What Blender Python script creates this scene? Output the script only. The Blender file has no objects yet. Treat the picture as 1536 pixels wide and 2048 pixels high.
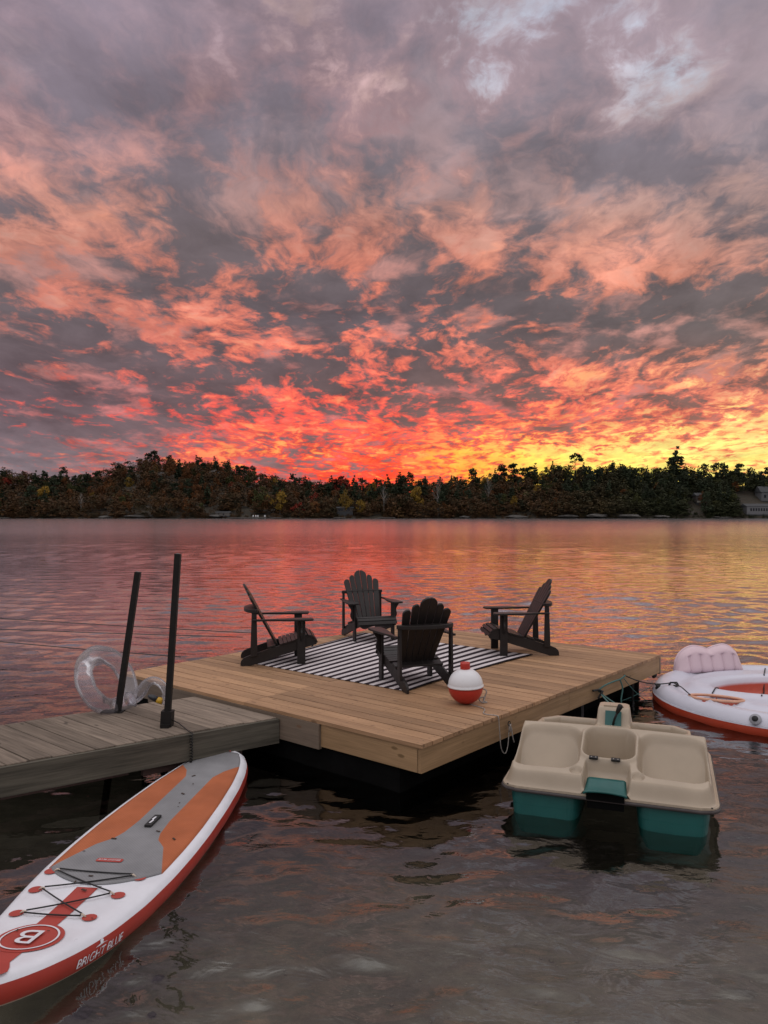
import bpy, bmesh, math, random
import numpy as np
from mathutils import Vector, Matrix, noise as mnoise
R = math.radians
random.seed(7); RNG = np.random.default_rng(7)
sc = bpy.context.scene
COL = sc.collection

# ------------------------------------------------------------------ camera
F = 1540.0            # focal length in pixels of the 1536 px wide photograph
HZ = 1028.0           # row of the true horizon
CAMZ = 2.12           # eye height over the water
WALK, DECK = 0.365, 0.42   # heights of the two dock surfaces over the water
cam_d = bpy.data.cameras.new('camera'); cam = bpy.data.objects.new('camera', cam_d); COL.objects.link(cam)
cam_d.sensor_fit = 'HORIZONTAL'; cam_d.sensor_width = 36; cam_d.lens = 36 * F / 1536
cam.location = (0, 0, CAMZ); cam.rotation_euler = (R(90) + math.atan(4 / F), 0, 0)
cam_d.clip_start = 0.05; cam_d.clip_end = 6000
sc.camera = cam

def P(px, py, z=0.0):
    """a pixel of the photograph on the horizontal plane at height z -> world point"""
    d = F * (CAMZ - z) / (py - HZ)
    return Vector(((px - 768) / F * d, d, z))
def PD(px, py, d):
    return Vector(((px - 768) / F * d, d, CAMZ - (py - HZ) / F * d))

def lin(c):
    return tuple((v / 255 / 12.92) if v / 255 <= 0.04045 else ((v / 255 + 0.055) / 1.055) ** 2.4 for v in c)

# ------------------------------------------------------------------ view
sc.view_settings.view_transform = 'Standard'; sc.view_settings.look = 'None'
sc.view_settings.exposure = 0.22; sc.view_settings.gamma = 1.0
sc.view_settings.use_curve_mapping = False
sc.cycles.use_denoising = True
sc.cycles.max_bounces = 8; sc.cycles.transparent_max_bounces = 24
sc.cycles.sample_clamp_indirect = 6

# ------------------------------------------------------------------ node helper
class NT:
    def __init__(s, tree): s.t = tree; s.n = tree.nodes; s.l = tree.links
    def new(s, typ, **kw):
        n = s.n.new(typ)
        for k, v in kw.items(): setattr(n, k, v)
        return n
    def put(s, sock, v):
        if isinstance(v, bpy.types.NodeSocket): s.l.new(v, sock)
        elif v is not None: sock.default_value = v
    def math(s, op, a, b=None, c=None, clamp=False):
        n = s.new('ShaderNodeMath', operation=op, use_clamp=clamp)
        s.put(n.inputs[0], a)
        if b is not None: s.put(n.inputs[1], b)
        if c is not None: s.put(n.inputs[2], c)
        return n.outputs[0]
    def vec(s, op, a, b=None, scale=None):
        n = s.new('ShaderNodeVectorMath', operation=op); s.put(n.inputs[0], a)
        if b is not None: s.put(n.inputs[1], b)
        if scale is not None: s.put(n.inputs['Scale'], scale)
        return n.outputs[0]
    def comb(s, x, y, z):
        n = s.new('ShaderNodeCombineXYZ')
        for i, v in enumerate((x, y, z)): s.put(n.inputs[i], v)
        return n.outputs[0]
    def sep(s, v):
        n = s.new('ShaderNodeSeparateXYZ'); s.put(n.inputs[0], v); return n.outputs
    def noise(s, vec, scale, detail=4, rough=0.55, dist=0.0, lac=2.0):
        n = s.new('ShaderNodeTexNoise'); s.put(n.inputs['Vector'], vec)
        n.inputs['Scale'].default_value = scale; n.inputs['Detail'].default_value = detail
        n.inputs['Roughness'].default_value = rough; n.inputs['Distortion'].default_value = dist
        n.inputs['Lacunarity'].default_value = lac
        return n
    def rng(s, v, a, b, c=0.0, d=1.0, smooth=False, clamp=True):
        n = s.new('ShaderNodeMapRange', interpolation_type='SMOOTHSTEP' if smooth else 'LINEAR')
        if not smooth: n.clamp = clamp
        s.put(n.inputs['Value'], v)
        for k, x in zip(('From Min', 'From Max', 'To Min', 'To Max'), (a, b, c, d)): s.put(n.inputs[k], x)
        return n.outputs[0]
    def mix(s, f, a, b, blend='MIX'):
        n = s.new('ShaderNodeMix', data_type='RGBA', blend_type=blend)
        s.put(n.inputs[0], f); s.put(n.inputs[6], rgba(a)); s.put(n.inputs[7], rgba(b)); return n.outputs[2]
    def ramp(s, f, stops, interp='LINEAR'):
        n = s.new('ShaderNodeValToRGB'); r = n.color_ramp; r.interpolation = interp
        while len(r.elements) > 1: r.elements.remove(r.elements[-1])
        for i, (p, c) in enumerate(stops):
            e = r.elements[0] if i == 0 else r.elements.new(p)
            e.position = p; e.color = rgba(c)
        s.put(n.inputs[0], f); return n.outputs[0]
def rgba(c):
    if isinstance(c, bpy.types.NodeSocket): return c
    if isinstance(c, (int, float)): return (c, c, c, 1)
    return tuple(c) if len(c) == 4 else tuple(c) + (1,)

# ------------------------------------------------------------------ sky (world): sunset cloud deck over a Nishita sky
SUN_EL, SUN_AZ = R(1.0), R(8)      # azimuth measured from +Y (straight ahead) towards +X
W = bpy.data.worlds.new('World'); sc.world = W; W.use_nodes = True
g = NT(W.node_tree); g.n.clear()
tc = g.new('ShaderNodeTexCoord').outputs['Generated']
x, y, z = g.sep(tc)
az = g.math('ARCTAN2', x, y)
hr = g.math('SQRT', g.math('ADD', g.math('MULTIPLY', x, x), g.math('MULTIPLY', y, y)))
zz = g.math('MAXIMUM', z, 0.0005)
azc = g.math('MINIMUM', g.math('MAXIMUM', az, -0.6), 0.6)
v = g.math('DIVIDE', zz, g.math('MAXIMUM', g.math('MULTIPLY', hr, g.math('COSINE', azc)), 0.02))
# coordinates on the cloud plane: streaks converge to the horizon as real cloud decks do
den = g.math('ADD', zz, 0.15)
cp = g.comb(g.math('DIVIDE', x, den), g.math('DIVIDE', y, den), 0.0)
wn = g.noise(cp, 1.1, 5, 0.6)
wofs = g.vec('SUBTRACT', wn.outputs['Color'], (0.5, 0.5, 0.5))
wx, wy, wz = g.sep(wofs)
vamp = g.math('ADD', g.math('MULTIPLY', v, 0.20), 0.006)          # warp shrinks towards the horizon
colf = g.math('DIVIDE', g.math('ADD', g.math('ADD', azc, 0.52), g.math('MULTIPLY', wx, g.rng(v, 0.0, 0.12, 0.0, 0.085))), 1.04)
vv = g.math('ADD', v, g.math('MULTIPLY', wy, vamp))
py = g.math('SUBTRACT', 1028.0, g.math('MULTIPLY', vv, 1540.0))
def cpos(px): return (math.atan((px - 768) / 1540) + 0.52) / 1.04
def grid(rows, ys, xs, toc, interp):
    out = None
    for j, row in enumerate(rows):
        c = g.ramp(colf, [(cpos(px), toc(v_)) for px, v_ in zip(xs, row)], interp)
        out = c if out is None else g.mix(g.rng(py, ys[j-1], ys[j]), out, c)
    return out
CLOUD = """567665654346 454222422366
567767376333 364354222223
587767367522 354355312135
347656668864 354554235443
256434557735 677864776554
325367454525 346885788754
533358864234 444784334464
334535776532 541352222235
885757664565 757555423346
543346268887 865777678998
777763533553 655557888776
777677657774 664464334454
777665564444 676644344543
777665422343 344434332222
765463145433 221100000000"""
rows = [[int(ch) / 10 for ch in r.replace(' ', '')] for r in CLOUD.split('\n')]
rows = [[r[0]] + r + [r[-1]] for r in rows]
M = grid(rows, [32 + 64 * j for j in range(13)] + [860, 915], [-60] + [32 + 64 * i for i in range(24)] + [1596],
         lambda q: q, 'B_SPLINE')
LIT = [
 (0,   [(150,130,145),(150,130,145),(155,135,148),(165,148,158),(182,167,177),(165,170,185),(165,170,188),(165,165,178),(155,150,165)]),
 (130, [(150,130,142),(150,130,140),(160,135,142),(190,160,165),(205,168,170),(170,177,192),(187,172,182),(165,175,190),(150,150,162)]),
 (260, [(178,131,131),(155,122,124),(155,122,124),(178,141,141),(208,161,156),(178,178,188),(192,183,192),(175,183,194),(155,145,155)]),
 (380, [(214,131,106),(220,131,103),(178,122,112),(188,122,108),(233,136,101),(214,148,133),(208,165,155),(199,145,129),(192,136,122)]),
 (480, [(214,141,125),(225,136,103),(214,131,108),(202,126,108),(225,141,112),(236,141,105),(216,141,117),(216,136,114),(208,141,122)]),
 (580, [(195,98,89),(192,110,101),(216,133,108),(235,126,86),(225,120,92),(230,122,92),(225,131,106),(225,131,101),(214,141,122)]),
 (680, [(200,112,107),(195,118,106),(225,118,92),(252,120,74),(255,108,66),(240,130,108),(236,150,124),(245,165,122),(245,172,130)]),
 (780, [(192,95,90),(225,90,75),(240,90,72),(250,90,62),(255,132,62),(255,130,76),(252,160,92),(252,184,108),(255,214,130)]),
 (850, [(170,95,95),(198,95,90),(240,85,72),(255,82,56),(255,105,50),(255,155,58),(255,196,88),(255,235,125),(255,235,130)]),
 (900, [(140,125,135),(178,125,118),(245,130,72),(255,180,85),(255,90,50),(255,215,66),(255,245,120),(255,248,135),(255,243,140)]),
 (945, [(130,120,130),(155,120,120),(210,110,88),(255,88,55),(255,68,42),(255,180,55),(255,245,100),(255,252,120),(255,243,130)]),
]
L = grid([r for _, r in LIT], [r for r, _ in LIT], [192 * i for i in range(9)], lin, 'LINEAR')
GLOW = [
 (0,   [(140,122,134),(142,122,132),(150,132,142)]),
 (250, [(150,116,120),(145,112,116),(150,132,138)]),
 (420, [(188,122,106),(174,116,104),(166,132,126)]),
 (560, [(188,104,88),(206,104,78),(196,120,98)]),
 (700, [(186,94,82),(230,88,60),(206,122,96)]),
 (820, [(205,72,68),(250,66,48),(222,105,82)]),
 (930, [(150,100,100),(255,62,42),(235,120,86)]),
]
GL = grid([r for _, r in GLOW], [r for r, _ in GLOW], [0, 700, 1536], lin, 'LINEAR')
DARK = [
 (0,   [(126,113,126),(124,112,124),(136,126,138)]),
 (250, [(112,102,113),(112,104,113),(122,114,124)]),
 (480, [(104,92,98),(100,90,96),(106,96,102)]),
 (640, [(96,84,92),(92,82,90),(98,88,90)]),
 (800, [(100,82,92),(104,84,86),(128,92,86)]),
 (930, [(118,106,116),(135,100,100),(170,108,84)]),
]
DK = grid([r for _, r in DARK], [r for r, _ in DARK], [0, 768, 1536], lin, 'LINEAR')
# cloud structure
cps = g.vec('MULTIPLY', cp, (1.0, 0.62, 1.0))
cpw = g.vec('ADD', cps, g.vec('SCALE', wofs, scale=0.35))
n1 = g.noise(cpw, 6.2, 10, 0.60, 0.0).outputs[0]
n2 = g.noise(g.vec('ADD', cpw, (9.3, 4.1, 0)), 17.0, 8, 0.60, 0.0).outputs[0]
low = g.rng(v, 0.06, 0.34, 1.0, 0.0)
amp1 = g.math('ADD', g.math('MULTIPLY', low, -0.15), 1.50)
m = g.math('ADD', g.math('MULTIPLY_ADD', M, 1.0, 0.115), g.math('MULTIPLY', g.math('SUBTRACT', n1, 0.5), amp1))
m = g.math('ADD', m, g.math('MULTIPLY', g.math('SUBTRACT', n2, 0.5), g.math('ADD', g.math('MULTIPLY', low, 0.45), 1.15)))
f1 = g.rng(m, 0.12, 0.50, smooth=True)
f2 = g.rng(m, g.rng(v, .2, .6, .34, .30), g.rng(v, .2, .6, .72, .86), smooth=True)
n4 = g.noise(g.vec('ADD', cpw, (1.7, 2.9, 0)), 5.0, 7, 0.6, 0.0).outputs[0]
skyc = g.mix(g.math('MULTIPLY', g.rng(n4, 0.36, 0.58, smooth=True), g.rng(v, 0.07, 0.2, 0.25, 0.85)), L, g.mix(0.45, GL, lin((178, 146, 138))))
n5 = g.noise(g.vec('ADD', cpw, (6.7, 1.9, 0)), 9.0, 6, 0.6, 0.0).outputs[0]
skyc = g.mix(g.math('MULTIPLY', g.rng(n5, 0.48, 0.62, smooth=True), g.rng(v, 0.16, 0.30, 0.6, 0.0)), skyc, g.mix(g.rng(v, 0.02, 0.12), lin((255, 196, 84)), lin((255, 158, 96))))
skyc = g.mix(f1, skyc, GL)
n6 = g.noise(g.vec('ADD', cpw, (2.1, 5.3, 0)), 3.4, 7, 0.6, 0.0).outputs[0]
skyc = g.mix(f2, skyc, g.mix(g.rng(n6, 0.50, 0.68, smooth=True), DK, g.mix(0.45, GL, lin((150, 136, 142)))))
# fine brightness mottling inside the clouds
n3 = g.noise(g.vec('ADD', cpw, (3.3, 7.7, 0)), 5.0, 8, 0.6, 0.0).outputs[0]
mot = g.rng(n3, 0.3, 0.7, 0.77, 1.27)
skyc = g.mix(1.0, skyc, g.comb(mot, mot, mot), 'MULTIPLY')
hs = g.new('ShaderNodeHueSaturation'); g.put(hs.inputs['Saturation'], g.rng(v, 0.04, 0.22, 1.0, 0.90)); g.put(hs.inputs['Value'], g.rng(v, 0.06, 0.25, 1.0, 1.04))
g.l.new(skyc, hs.inputs['Color']); skyc = hs.outputs[0]
skyc = g.mix(1.0, skyc, g.mix(g.rng(v, 0.28, 0.52), (1.01, 0.995, 0.93), (1, 1, 1)), 'MULTIPLY')
# away from the sunset: unseen sky, brightened overhead to light the dock and boats
ovn = g.noise(cp, 1.3, 6, 0.55).outputs[0]
over = g.mix(g.rng(ovn, 0.4, 0.6, smooth=True), (1.16, 1.12, 1.14), (0.74, 0.68, 0.68))
# low sky out of view: dusk, darkened to weaken light on camera-facing sides
over = g.mix(g.rng(z, 0.05, 0.60, smooth=True), (0.15, 0.15, 0.19), over)
up = g.rng(v, 0.66, 1.15, smooth=True)
back = g.rng(g.math('ABSOLUTE', az), 0.55, 1.35, smooth=True)
away = g.math('MAXIMUM', up, back)
skyc = g.mix(away, skyc, over)
ni = g.new('ShaderNodeTexSky', sky_type='NISHITA'); ni.sun_disc = False
ni.sun_elevation = SUN_EL; ni.sun_rotation = SUN_AZ; ni.air_density = 1.0; ni.dust_density = 2.0
b1 = g.new('ShaderNodeBackground'); g.l.new(skyc, b1.inputs['Color']); b1.inputs['Strength'].default_value = 1.0
b2 = g.new('ShaderNodeBackground'); g.l.new(ni.outputs[0], b2.inputs['Color']); b2.inputs['Strength'].default_value = 0.0
ad = g.new('ShaderNodeAddShader'); g.l.new(b1.outputs[0], ad.inputs[0]); g.l.new(b2.outputs[0], ad.inputs[1])
wo = g.new('ShaderNodeOutputWorld'); g.l.new(ad.outputs[0], wo.inputs['Surface'])
sc.render.use_persistent_data = False
W.cycles.sampling_method = 'MANUAL'; W.cycles.sample_map_resolution = 1024

# the sun itself is down behind the ridge: its lamp stands at its true place, hidden by the hills
sun_d = bpy.data.lights.new('sun', 'SUN'); sun = bpy.data.objects.new('sun', sun_d); COL.objects.link(sun)
sun_d.energy = 2.0; sun_d.angle = R(0.6); sun_d.color = (1.0, 0.55, 0.32)
sd = Vector((math.sin(SUN_AZ) * math.cos(SUN_EL), math.cos(SUN_AZ) * math.cos(SUN_EL), math.sin(SUN_EL)))
sun.rotation_euler = (-sd).to_track_quat('-Z', 'Y').to_euler()
# ------------------------------------------------------------------ materials
MATS = {}
def mat(name, col=(0.5, 0.5, 0.5), rough=0.6, var=0.12, scale=6.0, bump=0.0, bscale=60.0, metal=0.0, coat=0.0, fn=None, stretch=None, vary=0.0, spec=0.5):
    """procedural Principled material: colour with noise variation, optional bump, optional builder fn(g, coord) -> colour"""
    if name in MATS: return MATS[name]
    m = bpy.data.materials.new(name); m.use_nodes = True; MATS[name] = m
    g = NT(m.node_tree); g.n.clear()
    out = g.new('ShaderNodeOutputMaterial'); b = g.new('ShaderNodeBsdfPrincipled')
    g.l.new(b.outputs[0], out.inputs[0])
    co = g.new('ShaderNodeTexCoord').outputs['Object']
    if stretch: co = g.vec('MULTIPLY', co, stretch)
    c = fn(g, co) if fn else None
    if c is None:
        n = g.noise(co, scale, 6, 0.6).outputs[0]
        k = g.rng(n, 0.3, 0.7, 1 - var, 1 + var)
        c = g.mix(1.0, col, g.comb(k, k, k), 'MULTIPLY')
    if vary:
        r = g.new('ShaderNodeObjectInfo').outputs['Random']
        k = g.rng(r, 0, 1, 1 - vary, 1 + vary)
        c = g.mix(1.0, c, g.comb(k, k, k), 'MULTIPLY')
    g.put(b.inputs['Base Color'], rgba(c))
    b.inputs['Metallic'].default_value = metal; b.inputs['Coat Weight'].default_value = coat
    b.inputs['Specular IOR Level'].default_value = spec
    rn = g.noise(co, 9.0, 4, 0.6).outputs[0]
    g.put(b.inputs['Roughness'], g.rng(rn, 0.3, 0.7, max(0.02, rough - 0.08), min(1, rough + 0.08)))
    if bump:
        bn = g.new('ShaderNodeBump'); bn.inputs['Strength'].default_value = 1.0; bn.inputs['Distance'].default_value = bump
        g.l.new(g.noise(co, bscale, 5, 0.6).outputs[0], bn.inputs['Height']); g.l.new(bn.outputs[0], b.inputs['Normal'])
    return m

def wood_fn(c1, c2, knots=True, spread=1.0, knot_c=(0.16, 0.09, 0.05)):
    """board grain along local X, colour shifting from board to board, knots here and there"""
    def fn(g, co):
        r = g.new('ShaderNodeObjectInfo').outputs['Random']
        co = g.vec('ADD', co, g.comb(g.math('MULTIPLY', r, 37.0), g.math('MULTIPLY', r, 91.0), 0.0))
        gr = g.noise(g.vec('MULTIPLY', co, (0.8, 18.0, 18.0)), 2.0, 6, 0.65, 0.3).outputs[0]
        fi = g.noise(g.vec('MULTIPLY', co, (2.0, 90.0, 90.0)), 2.0, 3, 0.6).outputs[0]
        c = g.mix(g.rng(gr, 0.3, 0.7), c1, c2)
        k = g.rng(fi, 0.3, 0.7, 0.86, 1.12)
        c = g.mix(1.0, c, g.comb(k, k, k), 'MULTIPLY')
        if knots:
            vo = g.new('ShaderNodeTexVoronoi'); g.put(vo.inputs['Vector'], g.vec('MULTIPLY', co, (3.2, 8.0, 8.0))); vo.inputs['Scale'].default_value = 1.0
            kk = g.rng(vo.outputs['Distance'], 0.07, 0.14, 0.8, 0.0, smooth=True)
            c = g.mix(kk, c, knot_c)
        t = g.rng(r, 0, 1, 1 - 0.16 * spread, 1 + 0.16 * spread)
        st = g.noise(g.vec('MULTIPLY', co, (1.2, 5, 5)), 1.0, 3).outputs[0]
        st = g.rng(st, 0.35, 0.7, 1.06, 0.86)
        t = g.math('MULTIPLY', t, st)
        return g.mix(1.0, c, g.comb(t, t, t), 'MULTIPLY')
    return fn

# ------------------------------------------------------------------ object helpers
def link(name, data, m=None, parent=None, loc=None, rot=None):
    o = bpy.data.objects.new(name, data); COL.objects.link(o)
    if m is not None and data is not None:
        if not data.materials: data.materials.append(m)
    if parent is not None: o.parent = parent
    if loc is not None: o.location = loc
    if rot is not None: o.rotation_euler = rot
    return o
def tag(o, label=None, cat=None, group=None, kind=None):
    if label: o['label'] = label
    if cat: o['category'] = cat
    if group: o['group'] = group
    if kind: o['kind'] = kind
    return o
def thing(name, label, cat, loc=(0, 0, 0), rz=0.0, group=None):
    o = bpy.data.objects.new(name, None); COL.objects.link(o); o.empty_display_size = 0.1
    o.location = loc; o.rotation_euler = (0, 0, rz)
    return tag(o, label, cat, group)
def copy_tree(o, parent=None):
    c = o.copy(); COL.objects.link(c); c.parent = parent
    if parent is None:
        pass
    for ch in o.children: copy_tree(ch, c)
    return c
def mesh_from(name, verts, faces, smooth=False):
    me = bpy.data.meshes.new(name); me.from_pydata([tuple(v) for v in verts], [], faces)
    if smooth: me.shade_smooth()
    me.update(); return me
def bm_mesh(name, bm, smooth=False):
    bmesh.ops.recalc_face_normals(bm, faces=bm.faces)
    me = bpy.data.meshes.new(name); bm.to_mesh(me); bm.free()
    if smooth: me.shade_smooth()
    return me
def bevel(bm, w, seg=1, ang=R(35)):
    es = [e for e in bm.edges if len(e.link_faces) == 2 and e.calc_face_angle(0) > ang]
    if es: bmesh.ops.bevel(bm, geom=es, offset=w, segments=seg, affect='EDGES', profile=0.6, clamp_overlap=True)
def add_box(bm, x0, x1, y0, y1, z0, z1, M=None):
    vs = [bm.verts.new((x, y, z)) for z in (z0, z1) for y in (y0, y1) for x in (x0, x1)]
    for f in ((0, 2, 3, 1), (4, 5, 7, 6), (0, 1, 5, 4), (2, 6, 7, 3), (0, 4, 6, 2), (1, 3, 7, 5)):
        bm.faces.new([vs[i] for i in f])
    if M is not None: bmesh.ops.transform(bm, matrix=M, verts=vs)
    return vs
def box_me(name, x0, x1, y0, y1, z0, z1, bv=0.003, M=None, seg=1):
    bm = bmesh.new(); add_box(bm, x0, x1, y0, y1, z0, z1)
    if bv: bevel(bm, bv, seg)
    if M is not None: bmesh.ops.transform(bm, matrix=M, verts=bm.verts)
    return bm_mesh(name, bm)
def prism_bm(pts, t0, t1, axis='y', bv=0.0025, bm=None):
    """2D outline extruded between t0 and t1 along an axis. axis y: pts=(x,z); z: pts=(x,y); x: pts=(y,z)"""
    own = bm is None
    if own: bm = bmesh.new()
    def p3(p, t): return {'y': (p[0], t, p[1]), 'z': (p[0], p[1], t), 'x': (t, p[0], p[1])}[axis]
    a = [bm.verts.new(p3(p, t0)) for p in pts]; b = [bm.verts.new(p3(p, t1)) for p in pts]
    n = len(pts)
    bm.faces.new(a); bm.faces.new(b[::-1])
    for i in range(n): bm.faces.new((a[i], b[i], b[(i+1) % n], a[(i+1) % n]))
    if own:
        bmesh.ops.recalc_face_normals(bm, faces=bm.faces)
        if bv: bevel(bm, bv)
    return bm
def prism(name, pts, t0, t1, axis='y', bv=0.0025, M=None):
    bm = prism_bm(pts, t0, t1, axis, bv)
    if M is not None: bmesh.ops.transform(bm, matrix=M, verts=bm.verts)
    return bm_mesh(name, bm)
def tube_geo(pts, r, n=8, closed=False, verts=None, faces=None, squash=None):
    """tube along a polyline; r a number or a list"""
    verts = [] if verts is None else verts; faces = [] if faces is None else faces
    pts = [Vector(p) for p in pts]; m = len(pts); base = len(verts)
    rs = r if isinstance(r, (list, tuple)) else [r] * m
    up = Vector((0, 0, 1)); prev = None
    for i, p in enumerate(pts):
        if closed: t = pts[(i+1) % m] - pts[i-1]
        else: t = pts[min(i+1, m-1)] - pts[max(i-1, 0)]
        t.normalize()
        if prev is None:
            a = t.cross(up)
            if a.length < 0.1: a = t.cross(Vector((1, 0, 0)))
            a.normalize()
        else:
            a = prev - t * prev.dot(t); a.normalize()
        prev = a; b = t.cross(a)
        for k in range(n):
            q = 2 * math.pi * k / n
            verts.append(p + (a * math.cos(q) + b * math.sin(q)) * rs[i])
    for i in range(m if closed else m - 1):
        j = (i + 1) % m
        for k in range(n):
            k2 = (k + 1) % n
            faces.append((base + i*n + k, base + i*n + k2, base + j*n + k2, base + j*n + k))
    if not closed:
        faces.append(tuple(base + k for k in range(n))[::-1]); faces.append(tuple(base + (m-1)*n + k for k in range(n)))
    return verts, faces
def tube(name, pts, r, n=8, closed=False, smooth=True):
    v, f = tube_geo(pts, r, n, closed); return mesh_from(name, v, f, smooth)
def lathe(name, prof, n=32, smooth=True):
    v = []; f = []
    for (r, z) in prof:
        for k in range(n):
            a = 2 * math.pi * k / n; v.append((r * math.cos(a), r * math.sin(a), z))
    for i in range(len(prof) - 1):
        for k in range(n):
            k2 = (k + 1) % n; f.append((i*n + k, i*n + k2, (i+1)*n + k2, (i+1)*n + k))
    f.append(tuple(range(n))[::-1]); f.append(tuple((len(prof)-1)*n + k for k in range(n)))
    return mesh_from(name, v, f, smooth)
def catenary(a, b, sag, n=14):
    a, b = Vector(a), Vector(b); out = []
    for i in range(n + 1):
        t = i / n; p = a.lerp(b, t); p.z -= sag * 4 * t * (1 - t); out.append(p)
    return out
def grid_mesh(name, nx, ny, fn, smooth=True):
    """fn(u, v) -> (x, y, z) over the unit square"""
    v = [fn(i / nx, j / ny) for j in range(ny + 1) for i in range(nx + 1)]
    f = [(j*(nx+1)+i, j*(nx+1)+i+1, (j+1)*(nx+1)+i+1, (j+1)*(nx+1)+i) for j in range(ny) for i in range(nx)]
    return mesh_from(name, v, f, smooth)
def frame(o, ex, ey=None):
    """matrix with local x along ex (horizontal), z up, at o"""
    ex = Vector(ex).normalized(); ey = Vector((0, 0, 1)).cross(ex)
    M_ = Matrix.Identity(4)
    for i, a in enumerate((ex, ey, Vector((0, 0, 1)))):
        for k in range(3): M_[k][i] = a[k]
    M_.translation = Vector(o); return M_
def sst(t): t = max(0.0, min(1.0, t)); return t * t * (3 - 2 * t)
# ================================================================== THE SETTING
def me_np(name, V, Fc):
    me = bpy.data.meshes.new(name); n = len(Fc); k = Fc.shape[1]
    me.vertices.add(len(V)); me.vertices.foreach_set('co', np.asarray(V, np.float32).ravel())
    me.loops.add(n * k); me.loops.foreach_set('vertex_index', Fc.ravel().astype(np.int32))
    me.polygons.add(n); me.polygons.foreach_set('loop_start', np.arange(0, n * k, k, dtype=np.int32))
    me.update(calc_edges=True); me.validate(); return me
def fbm(x, y, z=0.0, o=4):
    s = 0; a = 0.5; f = 1
    for _ in range(o): s += a * mnoise.noise((x * f, y * f, z)); a *= 0.5; f *= 2.03
    return s
# ---- lake bed: rises to a gravel shore behind the camera
def bed_z(x, y):
    if y < 12: z = -0.05 - 0.085 * y + (0.0 if y > 1 else (1 - y) * 0.16)
    else: z = -1.07 - (y - 12) * 0.12
    z = max(z, -7.0)
    return z + 0.06 * fbm(x * 0.9, y * 0.9) * (1 if y < 15 else 0.3) + 0.02 * fbm(x * 5, y * 5)
ys = [-30, -20, -12, -8] + [-5 + 0.12 * i for i in range(150)] + [13 + 1.3 ** i for i in range(1, 24)]
ys = [q for q in ys if q < 362] + [362, 366]
def bed_fn(u, v_):
    y_ = ys[int(round(v_ * (len(ys) - 1)))]
    hw = 9 + max(0, y_ - 8) * 1.3
    x_ = (u - 0.5) * 2 * hw
    return (x_, y_, bed_z(x_, y_))
def bed_col(g, co):
    n = g.noise(co, 1.4, 7, 0.6).outputs[0]
    c = g.mix(g.rng(n, 0.3, 0.7), (0.095, 0.085, 0.068), (0.19, 0.17, 0.14))
    n2_ = g.noise(co, 9.0, 6, 0.65).outputs[0]
    k = g.rng(n2_, 0.3, 0.7, 0.7, 1.25)
    c = g.mix(1.0, c, g.comb(k, k, k), 'MULTIPLY')
    vo = g.new('ShaderNodeTexVoronoi'); g.put(vo.inputs['Vector'], co); vo.inputs['Scale'].default_value = 22
    sp = g.rng(vo.outputs['Distance'], 0.07, 0.16, 0.5, 0.0)
    return g.mix(g.math('MULTIPLY', sp, g.rng(n2_, 0.45, 0.6)), c, (0.36, 0.34, 0.30))
M_bed = mat('silty_gravel', fn=bed_col, rough=0.9, bump=0.01, bscale=30)
bed = link('lake_bed', grid_mesh('lake_bed', 150, len(ys) - 1, bed_fn), M_bed)
tag(bed, 'grey brown silty lake bed seen through shallow clear water', 'lake bed', kind='structure')

# ---- lake surface
m = bpy.data.materials.new('lake_water'); m.use_nodes = True; g = NT(m.node_tree); g.n.clear()
geo = g.new('ShaderNodeNewGeometry')
co = geo.outputs['Position']; px_, py_, pz_ = g.sep(co)
# chop: short crests lying roughly across the view; calmer in the lee of the dock near the shore
open_ = g.rng(py_, 4.0, 16.0, smooth=True)
far_ = g.rng(py_, 15.0, 120.0)
def rotv(v_, a):
    c_, s_ = math.cos(a), math.sin(a); x_, y_, _ = g.sep(v_)
    return g.comb(g.math('SUBTRACT', g.math('MULTIPLY', x_, c_), g.math('MULTIPLY', y_, s_)),
                  g.math('ADD', g.math('MULTIPLY', x_, s_), g.math('MULTIPLY', y_, c_)), 0.0)
wa = g.noise(g.vec('MULTIPLY', rotv(co, R(-8)), (0.45, 1.0, 1)), 2.1, 3, 0.5, 0.4).outputs[0]
wb = g.noise(g.vec('MULTIPLY', rotv(co, R(12)), (0.6, 1.0, 1)), 6.0, 3, 0.55, 0.5).outputs[0]
wc = g.noise(g.vec('MULTIPLY', rotv(co, R(-20)), (0.7, 1.0, 1)), 17.0, 2, 0.5, 0.3).outputs[0]
wd = g.noise(g.vec('MULTIPLY', co, (0.35, 1.0, 1)), 0.55, 3, 0.5, 0.3).outputs[0]
patch = g.rng(g.noise(g.vec('MULTIPLY', co, (0.12, 0.3, 1)), 1.0, 3).outputs[0], 0.35, 0.65, 0.55, 1.25)
far_b = g.rng(py_, 20.0, 60.0, smooth=True)
h = g.math('MULTIPLY', wa, g.math('MULTIPLY_ADD', far_b, 0.050, 0.006))
h = g.math('ADD', h, g.math('MULTIPLY', wb, g.math('MULTIPLY_ADD', open_, 0.0050, 0.0055)))
h = g.math('ADD', h, g.math('MULTIPLY', wc, g.math('MULTIPLY', g.math('MULTIPLY_ADD', open_, 0.7, 0.3), g.math('MULTIPLY', patch, 0.0022))))
h = g.math('ADD', h, g.math('MULTIPLY', wd, g.math('MULTIPLY', far_b, 0.08)))
bn = g.new('ShaderNodeBump'); bn.inputs['Strength'].default_value = 1.0; bn.inputs['Distance'].default_value = 1.0
g.l.new(h, bn.inputs['Height'])
fr = g.new('ShaderNodeFresnel'); fr.inputs['IOR'].default_value = 1.33; g.l.new(bn.outputs[0], fr.inputs['Normal'])
ff = g.new('ShaderNodeFresnel'); ff.inputs['IOR'].default_value = 1.33
gl = g.new('ShaderNodeBsdfGlossy'); g.put(gl.inputs['Roughness'], g.rng(py_, 8.0, 90.0, 0.025, 0.15)); g.l.new(bn.outputs[0], gl.inputs['Normal'])
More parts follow.
